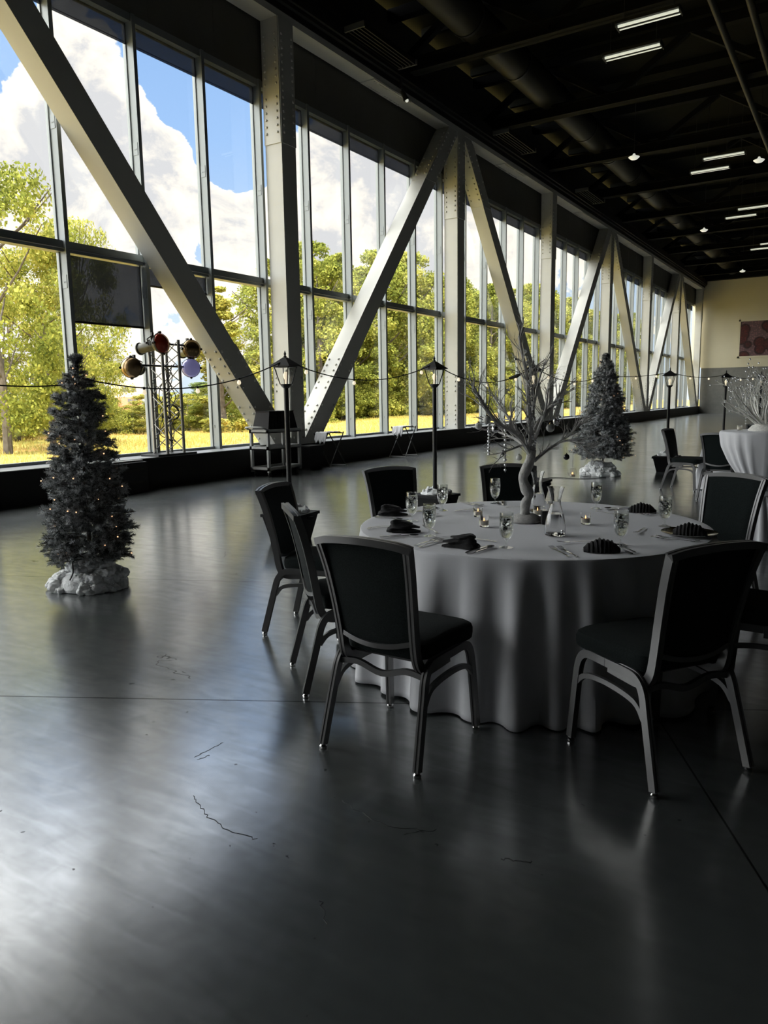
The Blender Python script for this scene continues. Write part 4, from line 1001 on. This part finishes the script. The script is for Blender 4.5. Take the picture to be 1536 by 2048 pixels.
# string lights
def lt(P, dz=1.80): return Vector((P.x, P.y, dz))
path = [at_dist(-60, 752, 6.6), at_dist(95, 760, 6.3)]
t = thing('string_lights', 'black festoon cable with small bulbs strung from lamp to lamp', 'string lights', (0, 0, 0))
def sag(a, b, s, n=14): return [a.lerp(b, i/n)-Vector((0, 0, s*4*(i/n)*(1-i/n))) for i in range(n+1)]
tlp = Vector((TL_.x, TL_.y, 1.62)); trp = Vector((TR_.x-.05, TR_.y-.12, 1.82))
spans = [(at_dist(-80, 762, 6.4), tlp, .03, []), (tlp+Vector((.05, 0, .04)), lt(LA, 1.87), .17, [.25, .5, .72]), (lt(LA, 1.87), lt(LB, 1.87), .20, [.12, .42, .9]),
         (lt(LB, 1.87), lt(LC, 1.87), .22, [.22, .5, .8]), (lt(LC, 1.87), trp, .16, [.18, .55, .85]), (trp, lt(L3, 1.87), .05, [.2, .5, .8]), (lt(L3, 1.87), lt(L4, 1.87), .08, [.33, .66]), (lt(L4, 1.87), lt(L5, 1.87), .08, [.4, .75])]
m = MB(); bulbs = []
for a, b_, s, fr in spans:
    P = sag(a, b_, s); m.tube(P, .006, 6)
    for f in fr: bulbs.append(a.lerp(b_, f)-Vector((0, 0, s*4*f*(1-f))))
m.build('cable', MT['cable'], t)
bb = None
for p in bulbs:
    if bb is None:
        bb = o = MB().lathe([(.001, -.058), (.014, -.052), (.02, -.038), (.014, -.02), (.009, -.012)], 10).build('bulb', MT['bulb'], t)
        sk = s0 = MB().lathe([(.010, -.014), (.010, .008), (.004, .010)], 8).build('socket', MT['cable'], t)
    else:
        o = bb.copy(); COL.objects.link(o); o.parent = t; s0 = sk.copy(); COL.objects.link(s0); s0.parent = t
    o.location = p; s0.location = p
a = spans[3][0].lerp(spans[3][1], .80)-Vector((0, 0, .22*4*.8*.2))
pc = MB().tube([a+Vector((-.09, -.02, -.02)), a, a+Vector((.08, .02, .04))], [.012, .028, .012], 8).build('plug_joint', MT['cable'], t)
# floor cable
P = [at_floor(*q, .008) for q in [(1020, 962), (1050, 955), (1085, 957), (1110, 955), (1150, 957), (1180, 957), (1212, 955)]]
tag(MB().tube(smoothpath(P, 4), .006, 6).build('floor_cable', MT['cable']), 'thin black power cable lying on the floor at the far tree', 'cable')
P = [Vector((TL_.x+.02, TL_.y, .28)), Vector((TL_.x+.07, TL_.y-.2, .26)), Vector((TL_.x+.10, TL_.y-.24, .16)), Vector((TL_.x+.08, TL_.y-.26, .10))]
tag(MB().tube(smoothpath(P, 4), .006, 6).build('power_cord', MT['cable']), 'dark cord drooping from the left tree into the cotton snow', 'cord')

# ------------------------------------------------------------------ stage light tower on the curb
XTW = XT-.22
ta = thing('truss_tower', 'aluminium lattice truss tower standing on the window ledge', 'truss tower', (XTW, 9.27, CURB+.012))
MB().box(-.2, .24, -.47, .42, 0, .035).build('base_plate', MT['black'], ta, smooth=False)
cs = [(-.16, -.19), (.16, -.19), (.16, .19), (-.16, .19)]; Ht = 2.0
m = MB()
for (x, y) in cs: m.tube([(x, y, .035), (x, y, Ht)], .027, 10)
m.build('chords', MT['truss'], ta)
m = MB()
for (a, b_) in ((0, 1), (1, 2), (2, 3), (3, 0)):
    z = .08; k = 0
    while z < Ht-.2:
        p, q = (cs[a], cs[b_]) if k % 2 == 0 else (cs[b_], cs[a])
        m.tube([(p[0], p[1], z), (q[0], q[1], z+.24)], .008, 6); z += .24; k += 1
m.build('lattice', MT['truss'], ta)
MB().tube([(.0, -.62, 1.55), (.0, .55, 1.55)], .018, 8).tube([(.0, -.4, 1.93), (.0, .62, 1.93)], .018, 8).build('cross_pipes', MT['black'], ta)
m = MB(); rr = random.Random(2)
for k in range(5):
    pts = [Vector((.02+rr.uniform(-.05, .05), rr.uniform(-.1, .1), 1.6-i*.2+rr.uniform(-.03, .03)))+Vector((rr.uniform(-.06, .06), rr.uniform(-.08, .08), 0)) for i in range(8)]
    m.tube(smoothpath(pts, 4), .008, 5)
m.tube(smoothpath([(0, -.4, 1.5), (.05, -.42, 1.2), (.05, -.2, .95), (0, 0, .9)], 5), .006, 5)
m.tube(smoothpath([(0, -.05, .8), (.02, -.2, .5), (.05, -.3, .2), (.08, -.42, .05)], 5), .006, 5)
for k in range(3): m.tube([(.05+.12*math.cos(q)*.3, .06+.13*math.cos(q+k*.2), .75+.13*math.sin(q)) for q in np.linspace(0, 2*PI, 20)], .007, 5)
m.build('cables', MT['cable'], ta)
def stage_light(label, c, ax, lens, R=.155, L=.52):
    c = Vector(c); ax = Vector(ax).normalized()     # ax: from lens end (narrow) towards the wide cap that faces us
    t = thing('stage_light', label, 'stage light', c, 0, 'stage lights on the truss tower')
    MB().lathe([(.001, .075), (R*.35, .07), (R*.7, .045), (R*.93, .012), (R, -.02), (R, -.04)], 32, (0, 0, 0), ax).build('cap', lens, t)
    MB().lathe([(R+.004, -.045), (R+.006, -.02), (R+.004, -.012), (R+.001, -.02)], 32, (0, 0, 0), ax).lathe([(R, -.04), (R*.75, -.12), (R*.5, -.17), (R*.5, -L+.03), (R*.62, -L+.02), (R*.62, -L)], 24, (0, 0, 0), ax).build('barrel', MT['lampbody'], t)
    u = ax.cross(Vector((0, 0, 1))).normalized(); v = u.cross(ax)
    ear = MB()
    for d in (v, -v, u, -u):
        p = d*(R+.008)-ax*.02; ear.tube([p-ax*.03, p+ax*.02], .022, 6)
    ear.build('latches', MT['black'], t)
    yk = MB(); q = -ax*.22
    yk.tube([q+u*.1, q+u*.13+Vector((0, 0, .10)), q+Vector((0, 0, .17)), q-u*.13+Vector((0, 0, .10)), q-u*.1], .010, 6); yk.box(q.x-.02, q.x+.02, q.y-.02, q.y+.02, q.z+.15, q.z+.22)
    yk.build('yoke', MT['black'], t)
    sh = MB(); e = -ax*L
    for d1, d2 in ((u, v), (v, -u), (-u, -v), (-v, u)): sh.tube([e+(d1+d2)*.07, e+(d1-d2)*.07], .006, 4); sh.tube([e+(d1+d2)*.07, e+(d1+d2)*.05+ax*.06], .005, 4)
    sh.build('gel_frame', MT['black'], t)
def tw(px, py, X): return at_x(px, py, X)
tocam = lambda p: (CAM-p).normalized()
for (px, py, X, side_, lens, lab, R) in ((325, 686, XT+.05, Vector((0, .6, .15)), MT['redlens'], 'stage light with a deep red cap at the top of the tower', .175), (262, 735, XT-.05, Vector((0, -.35, .05)), MT['brass'], 'stage light with a brownish cap, leftmost and lowest on the tower', .168),
                                       (384, 698, XT-.15, Vector((0, .3, .1)), MT['brass'], 'stage light with a coppery cap at the upper right of the tower', .168), (382, 736, XT-.15, Vector((0, .1, .02)), MT['bluelens'], 'stage light with a pale violet lens at the lower right of the tower', .165)):
    p = tw(px, py, X); ax = (tocam(p)*.8+side_).normalized(); stage_light(lab, p, ax, lens, R)

# ------------------------------------------------------------------ fan-coil cabinet under the window
ya = at_x(212, 912, XT+.12).y; yb_ = at_x(283, 912, XT+.12).y
t = thing('heater_cabinet', 'black heater cabinet against the curb behind the left tree', 'heater', (XT+.09, (ya+yb_)/2, 0))
hl = (yb_-ya)/2
MB().box(-.088, .16, -hl, hl, 0, .50).build('body', MT['curb'], t, smooth=False, bevel=.008)
g = MB()
for k in range(7): g.box(.0, .09, -hl+.08+k*(2*hl-.1)/7, -hl+.08+k*(2*hl-.1)/7+.08, .50, .53)
g.build('top_grille', MT['plastic'], t, smooth=False)
g = MB()
for k in range(5): g.box(.16, .166, -hl+.1+k*(2*hl-.2)/5, -hl+.1+k*(2*hl-.2)/5+.12, .36, .39); g.box(.16, .166, -hl+.1+k*(2*hl-.2)/5, -hl+.1+k*(2*hl-.2)/5+.12, .15, .18)
g.build('front_slots', MT['duct'], t, smooth=False)

# ------------------------------------------------------------------ cart, tub, bin, tray stands
cart = thing('utility_cart', 'grey plastic utility cart with three shelves by the window curb', 'cart', (-9.72, 11.42, .0))
m = MB(); hx, hy = .24, .50
for z in (.84, .52, .12): m.box(-hx, hx, -hy, hy, z, z+.02); m.box(-hx, hx, -hy, -hy+.02, z, z+.07); m.box(-hx, hx, hy-.02, hy, z, z+.07); m.box(-hx, -hx+.02, -hy, hy, z, z+.07); m.box(hx-.02, hx, -hy, hy, z, z+.07)
m.build('shelves', MT['plastic'], cart, smooth=False)
for sx in (-1, 1):
    for sy in (-1, 1): MB().box(sx*(hx-.03)-.022, sx*(hx-.03)+.022, sy*(hy-.03)-.03, sy*(hy-.03)+.03, .09, .92).build('upright', MT['plastic'], cart, smooth=False)
MB().tube(smoothpath([(-hx+.03, -hy+.02, .90), (-hx+.03, -hy-.12, .95), (0, -hy-.15, .96), (hx-.03, -hy-.12, .95), (hx-.03, -hy+.02, .90)], 4), .018, 8).build('handle', MT['plastic'], cart)
for sx in (-1, 1):
    for sy in (-1, 1): MB().lathe([(.045, -.012), (.045, .012)], 16, (sx*.18, sy*.42, .046), (1, 0, 0)).build('wheel', MT['black'], cart)
tub = MB(); tub.frust((.20, .44), (.17, .36), 0, .33); tub.box(-.175, .175, -.37, .37, .33, .345)
for k in range(7): tub.add([(.168+.034, -.36+k*.1, .01), (.168+.044, -.36+k*.1, .01), (.168+.044, -.32+k*.1, .01), (.168+.034, -.32+k*.1, .01), (.17, -.32+k*.1*.9, .32), (.18, -.32+k*.1*.9, .32), (.18, -.29+k*.1*.9, .32), (.17, -.29+k*.1*.9, .32)], [(0, 3, 2, 1), (4, 5, 6, 7), (0, 1, 5, 4), (1, 2, 6, 5), (2, 3, 7, 6), (3, 0, 4, 7)])
o = tub.build('plastic_tub', MT['blacksoft'], None, smooth=False); o.location = (-9.72, 11.42, .912); tag(o, 'black upturned plastic tub on top of the utility cart', 'tub')
t = thing('waste_bin', 'black waste bin between the cart and the tray stand', 'bin', (-9.78, 12.60, 0))
MB().frust((.14, .2), (.17, .25), 0, .48).build('body', MT['blacksoft'], t, smooth=False)
MB().box(-.185, .185, -.265, .265, .48, .51).build('rim', MT['blacksoft'], t, smooth=False)
o = MB().lathe([(.10, 0), (.14, .03), (.13, .10), (.09, .22), (.05, .27)], 18).build('paper_bag', MT['plastic']); o.location = (XT-.30, 13.25, CURB+.012); tag(o, 'grey crumpled bag on the ledge beside the first brace foot', 'bag')
def tray_stand(lab, x, y):
    t = thing('tray_stand', lab, 'tray stand', (x, y, 0), 0, 'folding tray stands')
    for sy in (-1, 1):
        f = MB(); f.tube(smoothpath([(-.23, sy*.32, .02), (-.2, -sy*.22, .70), (-.2, -sy*.24, .745)], 4), .012, 8); f.tube(smoothpath([(.23, sy*.32, .02), (.2, -sy*.22, .70), (.2, -sy*.24, .745)], 4), .012, 8)
        f.tube([(-.2, -sy*.24, .745), (.2, -sy*.24, .745)], .012, 8); f.tube([(-.23, sy*.31, .04), (.23, sy*.31, .04)], .010, 8)
        f.build('legs', MT['black'], t)
    for xx in (-.12, .0, .12): MB().sweep([(xx, -.24, .758), (xx, .24, .758)], RECT(.02, .002), side=(1, 0, 0)).build('strap', MT['black'], t)
    return t
def drape(lab, x, y, sc=1):
    V = []; F = []; n = 14
    for i in range(n+1):
        for j in range(9):
            yy = -.40+.62*i/n; xx = -.15+.30*j/8; over = max(0, -.26-yy)
            z = .766-over*1.6*(.6+.5*math.sin(j*1.1)**2)+.006*math.sin(i*2+j); V.append((xx, yy+over*.55, z))
    for i in range(n):
        for j in range(8): F.append((i*9+j, i*9+j+1, (i+1)*9+j+1, (i+1)*9+j))
    o = MB().add(V, F).build('folded_cloth', MT['cloth']); so = o.modifiers.new('s', 'SOLIDIFY'); so.thickness = .012; so.offset = 1
    o.location = (x, y, 0); tag(o, lab, 'cloth', 'cloths on the tray stands')
tray_stand('black folding tray stand right of the first column foot', -9.62, 13.05); drape('pale cloth draped over the nearer tray stand', -9.62, 13.05)
tray_stand('black folding tray stand farther along the curb', -9.62, 16.2); drape('pale cloth draped over the farther tray stand', -9.62, 16.2)

# ------------------------------------------------------------------ outdoors
def ground():
    n = 90; xs = np.linspace(-170, -10.95, n); ys = np.linspace(-40, 260, n); V = []; F = []
    for x in xs:
        for y in ys:
            z = -.5+.10*math.sin(x*.21+y*.05)*math.sin(y*.13)+.06*math.sin(x*.5+y*.33)
            if x > -14: z = -.45
            V.append((x, y, z))
    for i in range(n-1):
        for j in range(n-1): F.append((i*n+j, (i+1)*n+j, (i+1)*n+j+1, i*n+j+1))
    o = raw_mesh('ground', V, F, MT['grass'], smooth=True); return struct(o)
ground()
n = 60000; R = np.random.default_rng(4)
x = -11.3-R.random(n)**1.3*30; y = 4+R.random(n)*75
h = R.uniform(.05, .16, n); a = R.uniform(0, PI, n); w_ = .012+.0006*np.abs(x)
z = np.full(n, -.47)+.10*np.sin(x*.21+y*.05)*np.sin(y*.13)+.06*np.sin(x*.5+y*.33)
z = np.where(x > -15, -.47, z)
V = np.empty((n*3, 3)); dx = np.cos(a)*w_; dy = np.sin(a)*w_
V[0::3] = np.stack([x-dx, y-dy, z-.05], 1); V[1::3] = np.stack([x+dx, y+dy, z-.05], 1); V[2::3] = np.stack([x+R.uniform(-.05, .05, n), y+R.uniform(-.05, .05, n), z+h], 1)
tag(raw_mesh('meadow_grass', V, np.arange(n*3).reshape(-1, 3), MT['grassb']), 'yellow-green meadow grass outside the windows', 'grass', kind='stuff')

def foliage_mesh(name, H, W, nclus, nleaf, leaf, seed, shape='round', low=.06, m=None, bias=0):
    R = np.random.default_rng(seed); C_ = []
    while len(C_) < nclus:
        w = R.random(); a = R.uniform(0, 2*PI)
        if shape == 'round': rr = math.sin(PI*(.06+.90*w))**.55
        elif shape == 'cone': rr = (1-w)**.75*min(1, w*8+.35)
        elif shape == 'shrub': rr = math.sqrt(max(0, 1-w*w))
        else: rr = min(1, w*4+.35)*(1-w)**.45*1.15
        q = math.sqrt(R.uniform(.25, 1))
        C_.append((W/2*rr*q*math.cos(a), W/2*rr*q*math.sin(a), H*(low+(1-low)*w), R.uniform(.55, 1.15)))
    C_ = np.array(C_); per = nleaf//nclus; idx = np.repeat(np.arange(nclus), per); n = len(idx)
    d = R.normal(size=(n, 3)); d /= np.linalg.norm(d, axis=1)[:, None]; rad = (W*.11)*C_[idx, 3]*R.uniform(.45, 1.1, n)
    P = C_[idx, :3]+d*rad[:, None]*np.array([1, 1, .75]); P[:, 2] = np.clip(P[:, 2], .05, H)
    t1 = R.normal(size=(n, 3)); t1 /= np.linalg.norm(t1, axis=1)[:, None]; t2 = np.cross(t1, d+R.normal(size=(n, 3))*.6); t2 /= np.linalg.norm(t2, axis=1)[:, None]
    s = leaf*R.uniform(.6, 1.2, n)[:, None]; V = np.empty((n*4, 3)); V[0::4] = P-t1*s*.5; V[1::4] = P+t2*s*.32; V[2::4] = P+t1*s*.5; V[3::4] = P-t2*s*.32
    return raw_mesh(name, V, np.arange(n*4).reshape(-1, 4), m or MT['leafA'])
def tree_proto(H, W, nclus, nleaf, leaf, seed, shape, m, low):
    f = foliage_mesh('foliage', H, W, nclus, nleaf, leaf, seed, shape, low, m)
    rr = random.Random(seed); tm = MB(); tm.tube(smoothpath([(0, 0, -.3), (.1, .05, H*.25), (-.1, .1, H*.5), (0, 0, H*.85)], 4), [.022*H*(1-.85*i/12) for i in range(13)], 8)
    for k in range(12):
        z = H*rr.uniform(.15, .75); a = rr.uniform(0, 6.3); L_ = W*rr.uniform(.25, .42); tm.tube([(0, 0, z), (math.cos(a)*L_*.5, math.sin(a)*L_*.5, z+L_*.35), (math.cos(a)*L_, math.sin(a)*L_, z+L_*.8)], [.007*H, .004*H, .002*H], 5)
    tr_ = tm.build('trunk', MT['bark'])
    return f, tr_
PR = {'big': tree_proto(15, 9.5, 105, 27000, .28, 1, 'tall', MT['leafA'], .03), 'big2': tree_proto(14, 9, 95, 25000, .29, 2, 'round', MT['leafB'], .04),
      'dark': tree_proto(15, 10, 95, 23000, .31, 3, 'tall', MT['leafC'], .03), 'loose': tree_proto(11, 9, 75, 17000, .20, 4, 'round', MT['leafA'], .10),
      'slim': tree_proto(10, 4.2, 60, 15000, .20, 5, 'cone', MT['leafB'], .02)}
usedp = set()
def plant(kind, X, Y, sc, lab, group=None, rz=None, wide=1.0, cat='tree'):
    t = thing('leafy_tree', lab, cat, (X, Y, -.5), rz if rz is not None else random.uniform(0, 6.3), group)
    for q in PR[kind]:
        if kind not in usedp: c_ = q
        else: c_ = q.copy(); COL.objects.link(c_)
        c_.parent = t; c_.scale = (sc*wide, sc*wide, sc)
    usedp.add(kind); return t
def plant_px(kind, px, ytop, dist, lab, group=None, wide=1.0, hp={'big': 15, 'big2': 14, 'dark': 15, 'loose': 11, 'slim': 10}):
    P = at_dist(px, ytop, dist); return plant(kind, P.x, P.y, (P.z+.5)/hp[kind], lab, group, None, wide)
# individual trees at the left
plant_px('loose', -35, 335, 33, 'tall loose-leaved tree at the far left edge outside', wide=.8)
plant_px('loose', 75, 505, 36, 'loose green tree second from the left outside', wide=.9)
plant_px('loose', 148, 445, 39, 'tree outside whose top shows above the dark lowered blind', wide=.5)
plant_px('big2', 10, 590, 44, 'bushy yellow-green tree behind the leftmost trees', wide=1.1)
plant_px('dark', 120, 655, 55, 'darker tree behind the slim left Christmas tree', wide=1.2)
plant_px('loose', 185, 690, 40, 'low spreading tree outside, left of the distant building', wide=.9)
plant_px('slim', 436, 575, 50, 'slim pointed tree outside, seen left of the first brace foot', wide=1.5)
plant_px('slim', 532, 690, 56, 'smaller pointed tree right of the slim one', wide=1.3)
GL = 'trees low in the gap'
for i, (px, yt, d) in enumerate([(212, 790, 52), (296, 788, 50), (330, 800, 60), (345, 785, 56), (375, 788, 54), (405, 765, 58), (430, 765, 52), (252, 822, 56), (520, 765, 58), (150, 770, 60)]):
    plant_px(['big', 'big2', 'dark'][i % 3], px, yt, d, 'low leafy tree in the gap around the distant building', GL, wide=2.0)
# continuous tree line
GT = 'tree line beyond the meadow'
rr = random.Random(12)
Y = 56.0; i = 0
while Y < 175:
    for row in (0, 1):
        X = -41-rr.uniform(0, 3)-row*8
        k = ['big', 'big2', 'big', 'dark'][(i+row) % 4]; H = rr.uniform(13.8, 16.8)*(1 if row == 0 else 1.02)*(1+max(0, Y-60)*.0022)
        plant(k, X, Y+rr.uniform(-1, 1)+row*2.3, H/{'big': 15, 'big2': 14, 'dark': 15}[k], 'leafy green tree in the continuous tree line beyond the meadow', GT, wide=.95+rr.uniform(0, .2)); i += 1
    Y += 5.2+max(0, Y-70)*.03
# shrubs along the foot of the tree line
sf = foliage_mesh('shrub', 3.2, 5.0, 46, 14000, .17, 9, 'shrub', .0, MT['leafA'])
GSH = 'shrubs at the edge of the meadow'; first = True
sy = 16.0
while sy < 130:
    X = -39.5-rr.uniform(0, 2.5)
    if first: o = sf; first = False
    else: o = sf.copy(); COL.objects.link(o)
    o.location = (X, sy, -.6); o.rotation_euler = (0, 0, rr.uniform(0, 6)); s_ = rr.uniform(.55, 1.15)*(.62 if 30 < sy < 42 else 1); o.scale = (s_, s_*1.1, s_)
    tag(o, 'green shrub at the far edge of the yellow meadow', 'shrub', GSH); sy += 2.7+max(0, sy-50)*.03
# distant building
bP = at_dist(253, 783, 150)
t = thing('distant_building', 'distant tan and brick building seen between trees at the left', 'building', (bP.x, bP.y, -1), math.radians(50))
zt = at_dist(253, 768, 150).z+1
MB().box(-2.6, 2.6, -3, 3, zt*.58, zt).build('upper_storey', MT['tan'], t, smooth=False)
MB().box(-2.6, 2.6, -3, 3, 0, zt*.58).build('lower_storey', MT['brick'], t, smooth=False)
for k, (xx, zz) in enumerate(((-.2, zt*.82), (1.3, zt*.82), (.6, zt*.45), (1.6, zt*.45))):
    MB().box(xx-.45, xx+.45, -3.03, -2.97, zz-.45, zz+.45).build('window', MT['farglass'], t, smooth=False)

# ------------------------------------------------------------------ sky and sun
SKY_HIGH_FILL, SKY_LEFT_FILL, SKY_BASE = 2.2, 2.3, .80  # extra sky brightness above and left of the view, added to light the interior
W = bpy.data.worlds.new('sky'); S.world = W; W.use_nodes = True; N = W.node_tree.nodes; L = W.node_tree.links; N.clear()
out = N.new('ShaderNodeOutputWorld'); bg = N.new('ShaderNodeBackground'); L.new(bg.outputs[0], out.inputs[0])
tc = N.new('ShaderNodeTexCoord'); D = tc.outputs['Generated']
def math_(op, a, b_=None, c_=None, clamp=False):
    m = N.new('ShaderNodeMath'); m.operation = op; m.use_clamp = clamp
    for i, v in enumerate((a, b_, c_)):
        if v is None: continue
        if isinstance(v, (int, float)): m.inputs[i].default_value = v
        else: L.new(v, m.inputs[i])
    return m.outputs[0]
def wnoise(scale, det, rough=.55, dist=0, off=(0, 0, 0), lac=2.0):
    mp = N.new('ShaderNodeMapping'); mp.inputs['Location'].default_value = off; mp.inputs['Scale'].default_value = (1, 1, 1.35); L.new(D, mp.inputs[0])
    n = N.new('ShaderNodeTexNoise'); n.inputs['Scale'].default_value = scale; n.inputs['Detail'].default_value = det; n.inputs['Roughness'].default_value = rough; n.inputs['Distortion'].default_value = dist; n.inputs['Lacunarity'].default_value = lac
    L.new(mp.outputs[0], n.inputs['Vector']); return n.outputs['Fac']
base = math_('ADD', math_('MULTIPLY', math_('SUBTRACT', wnoise(5.5, 6, .60, .25, (3.1, 1.7, .4)), .5), 2.0), math_('MULTIPLY', math_('SUBTRACT', wnoise(19, 7, .62, .5, (1.3, .7, 2.4)), .5), 1.9))
dens = math_('ADD', base, .02)
def blob(px, py, deg, amp):
    global dens
    d = ray(px, py).normalized(); dp = N.new('ShaderNodeVectorMath'); dp.operation = 'DOT_PRODUCT'; L.new(D, dp.inputs[0]); dp.inputs[1].default_value = d
    c0 = math.cos(math.radians(deg))
    mr = N.new('ShaderNodeMapRange'); mr.interpolation_type = 'SMOOTHSTEP'; mr.inputs[1].default_value = c0; mr.inputs[2].default_value = 1-(1-c0)*.08; mr.inputs[3].default_value = 0; mr.inputs[4].default_value = amp
    L.new(dp.outputs['Value'], mr.inputs[0]); dens = math_('ADD', dens, mr.outputs[0])
for b_ in ((140, 130, 5, .55), (190, 230, 7, .6), (300, 260, 4.5, .45), (220, 380, 8, .7), (60, 350, 8, .6), (90, 230, 6, .4), (330, 380, 5, .5), (465, 400, 2.6, .5), (480, 520, 3.2, .55),
           (640, 380, 8, .7), (760, 420, 8, .7), (900, 470, 8, .6), (560, 640, 9, .4), (150, 600, 9, .3), (1000, 400, 10, .5),
           (10, 150, 3.4, -.8), (30, 30, 5, -.7), (440, 230, 5.5, -.9), (480, 320, 3.2, -.7), (330, 90, 6, -.9), (500, 80, 9, -.8), (430, 480, 2.4, -.35), (370, 170, 2.5, -.5)): blob(*b_)
mask = N.new('ShaderNodeMapRange'); mask.interpolation_type = 'SMOOTHSTEP'; mask.inputs[1].default_value = .02; mask.inputs[2].default_value = .17; L.new(dens, mask.inputs[0])
sep = N.new('ShaderNodeSeparateXYZ'); L.new(D, sep.inputs[0])
sky = N.new('ShaderNodeValToRGB'); e = sky.color_ramp.elements; e[0].position = 0; e[0].color = (.62, .72, .80, 1); e[1].position = .6; e[1].color = (.18, .34, .66, 1); x = e.new(.3); x.color = (.31, .49, .80, 1)
L.new(sep.outputs[2], sky.inputs[0])
sh = wnoise(15, 8, .62, .5, (.4, .2, .1)); sh2 = wnoise(4.5, 5, .5, 0, (1, 5, 2))
shade = math_('ADD', math_('MULTIPLY', sh, .75), math_('MULTIPLY', sh2, .35))
shade = math_('ADD', shade, math_('MULTIPLY', dens, -.12))
cl = N.new('ShaderNodeValToRGB'); e = cl.color_ramp.elements; e[0].position = .36; e[0].color = (.62, .62, .64, 1); e[1].position = .55; e[1].color = (1.06, 1.0, .86, 1); x = e.new(.45); x.color = (.88, .83, .76, 1)
L.new(shade, cl.inputs[0])
mx = N.new('ShaderNodeMix'); mx.data_type = 'RGBA'; L.new(mask.outputs[0], mx.inputs[0]); L.new(sky.outputs[0], mx.inputs[6]); L.new(cl.outputs[0], mx.inputs[7])
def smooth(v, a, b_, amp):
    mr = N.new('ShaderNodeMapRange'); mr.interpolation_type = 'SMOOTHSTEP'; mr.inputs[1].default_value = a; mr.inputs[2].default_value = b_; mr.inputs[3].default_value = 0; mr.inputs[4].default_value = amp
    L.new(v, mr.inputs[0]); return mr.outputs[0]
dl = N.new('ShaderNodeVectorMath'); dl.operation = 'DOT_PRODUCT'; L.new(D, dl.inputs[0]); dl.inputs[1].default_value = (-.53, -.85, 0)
stren = math_('ADD', math_('ADD', smooth(sep.outputs[2], .40, .52, SKY_HIGH_FILL), smooth(dl.outputs['Value'], -.02, .30, SKY_LEFT_FILL)), SKY_BASE)
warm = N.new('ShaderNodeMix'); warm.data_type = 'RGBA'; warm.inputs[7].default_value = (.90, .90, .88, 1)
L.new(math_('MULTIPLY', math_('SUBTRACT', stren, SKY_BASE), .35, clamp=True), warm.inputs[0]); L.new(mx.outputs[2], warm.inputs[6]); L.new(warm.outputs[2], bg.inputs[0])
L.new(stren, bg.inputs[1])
W.cycles.sampling_method = 'MANUAL' if hasattr(W, 'cycles') else None
try: W.cycles.sample_map_resolution = 512
except Exception: pass
sd = bpy.data.lights.new('sun', 'SUN'); sd.energy = 4.9; sd.angle = math.radians(1.5); sd.color = (1, .93, .78)
so = bpy.data.objects.new('sun', sd); COL.objects.link(so)
dirv = Vector((-.45, .28, -.84)).normalized()   # light travels this way
so.rotation_euler = dirv.to_track_quat('-Z', 'Y').to_euler()
S.cycles.max_bounces = 8; S.cycles.diffuse_bounces = 4; S.cycles.glossy_bounces = 4; S.cycles.transmission_bounces = 8; S.cycles.transparent_max_bounces = 16
S.view_settings.view_transform = 'Standard'; S.view_settings.look = 'None'; S.view_settings.gamma = 1; S.view_settings.use_curve_mapping = False
S.view_settings.exposure = 0.75
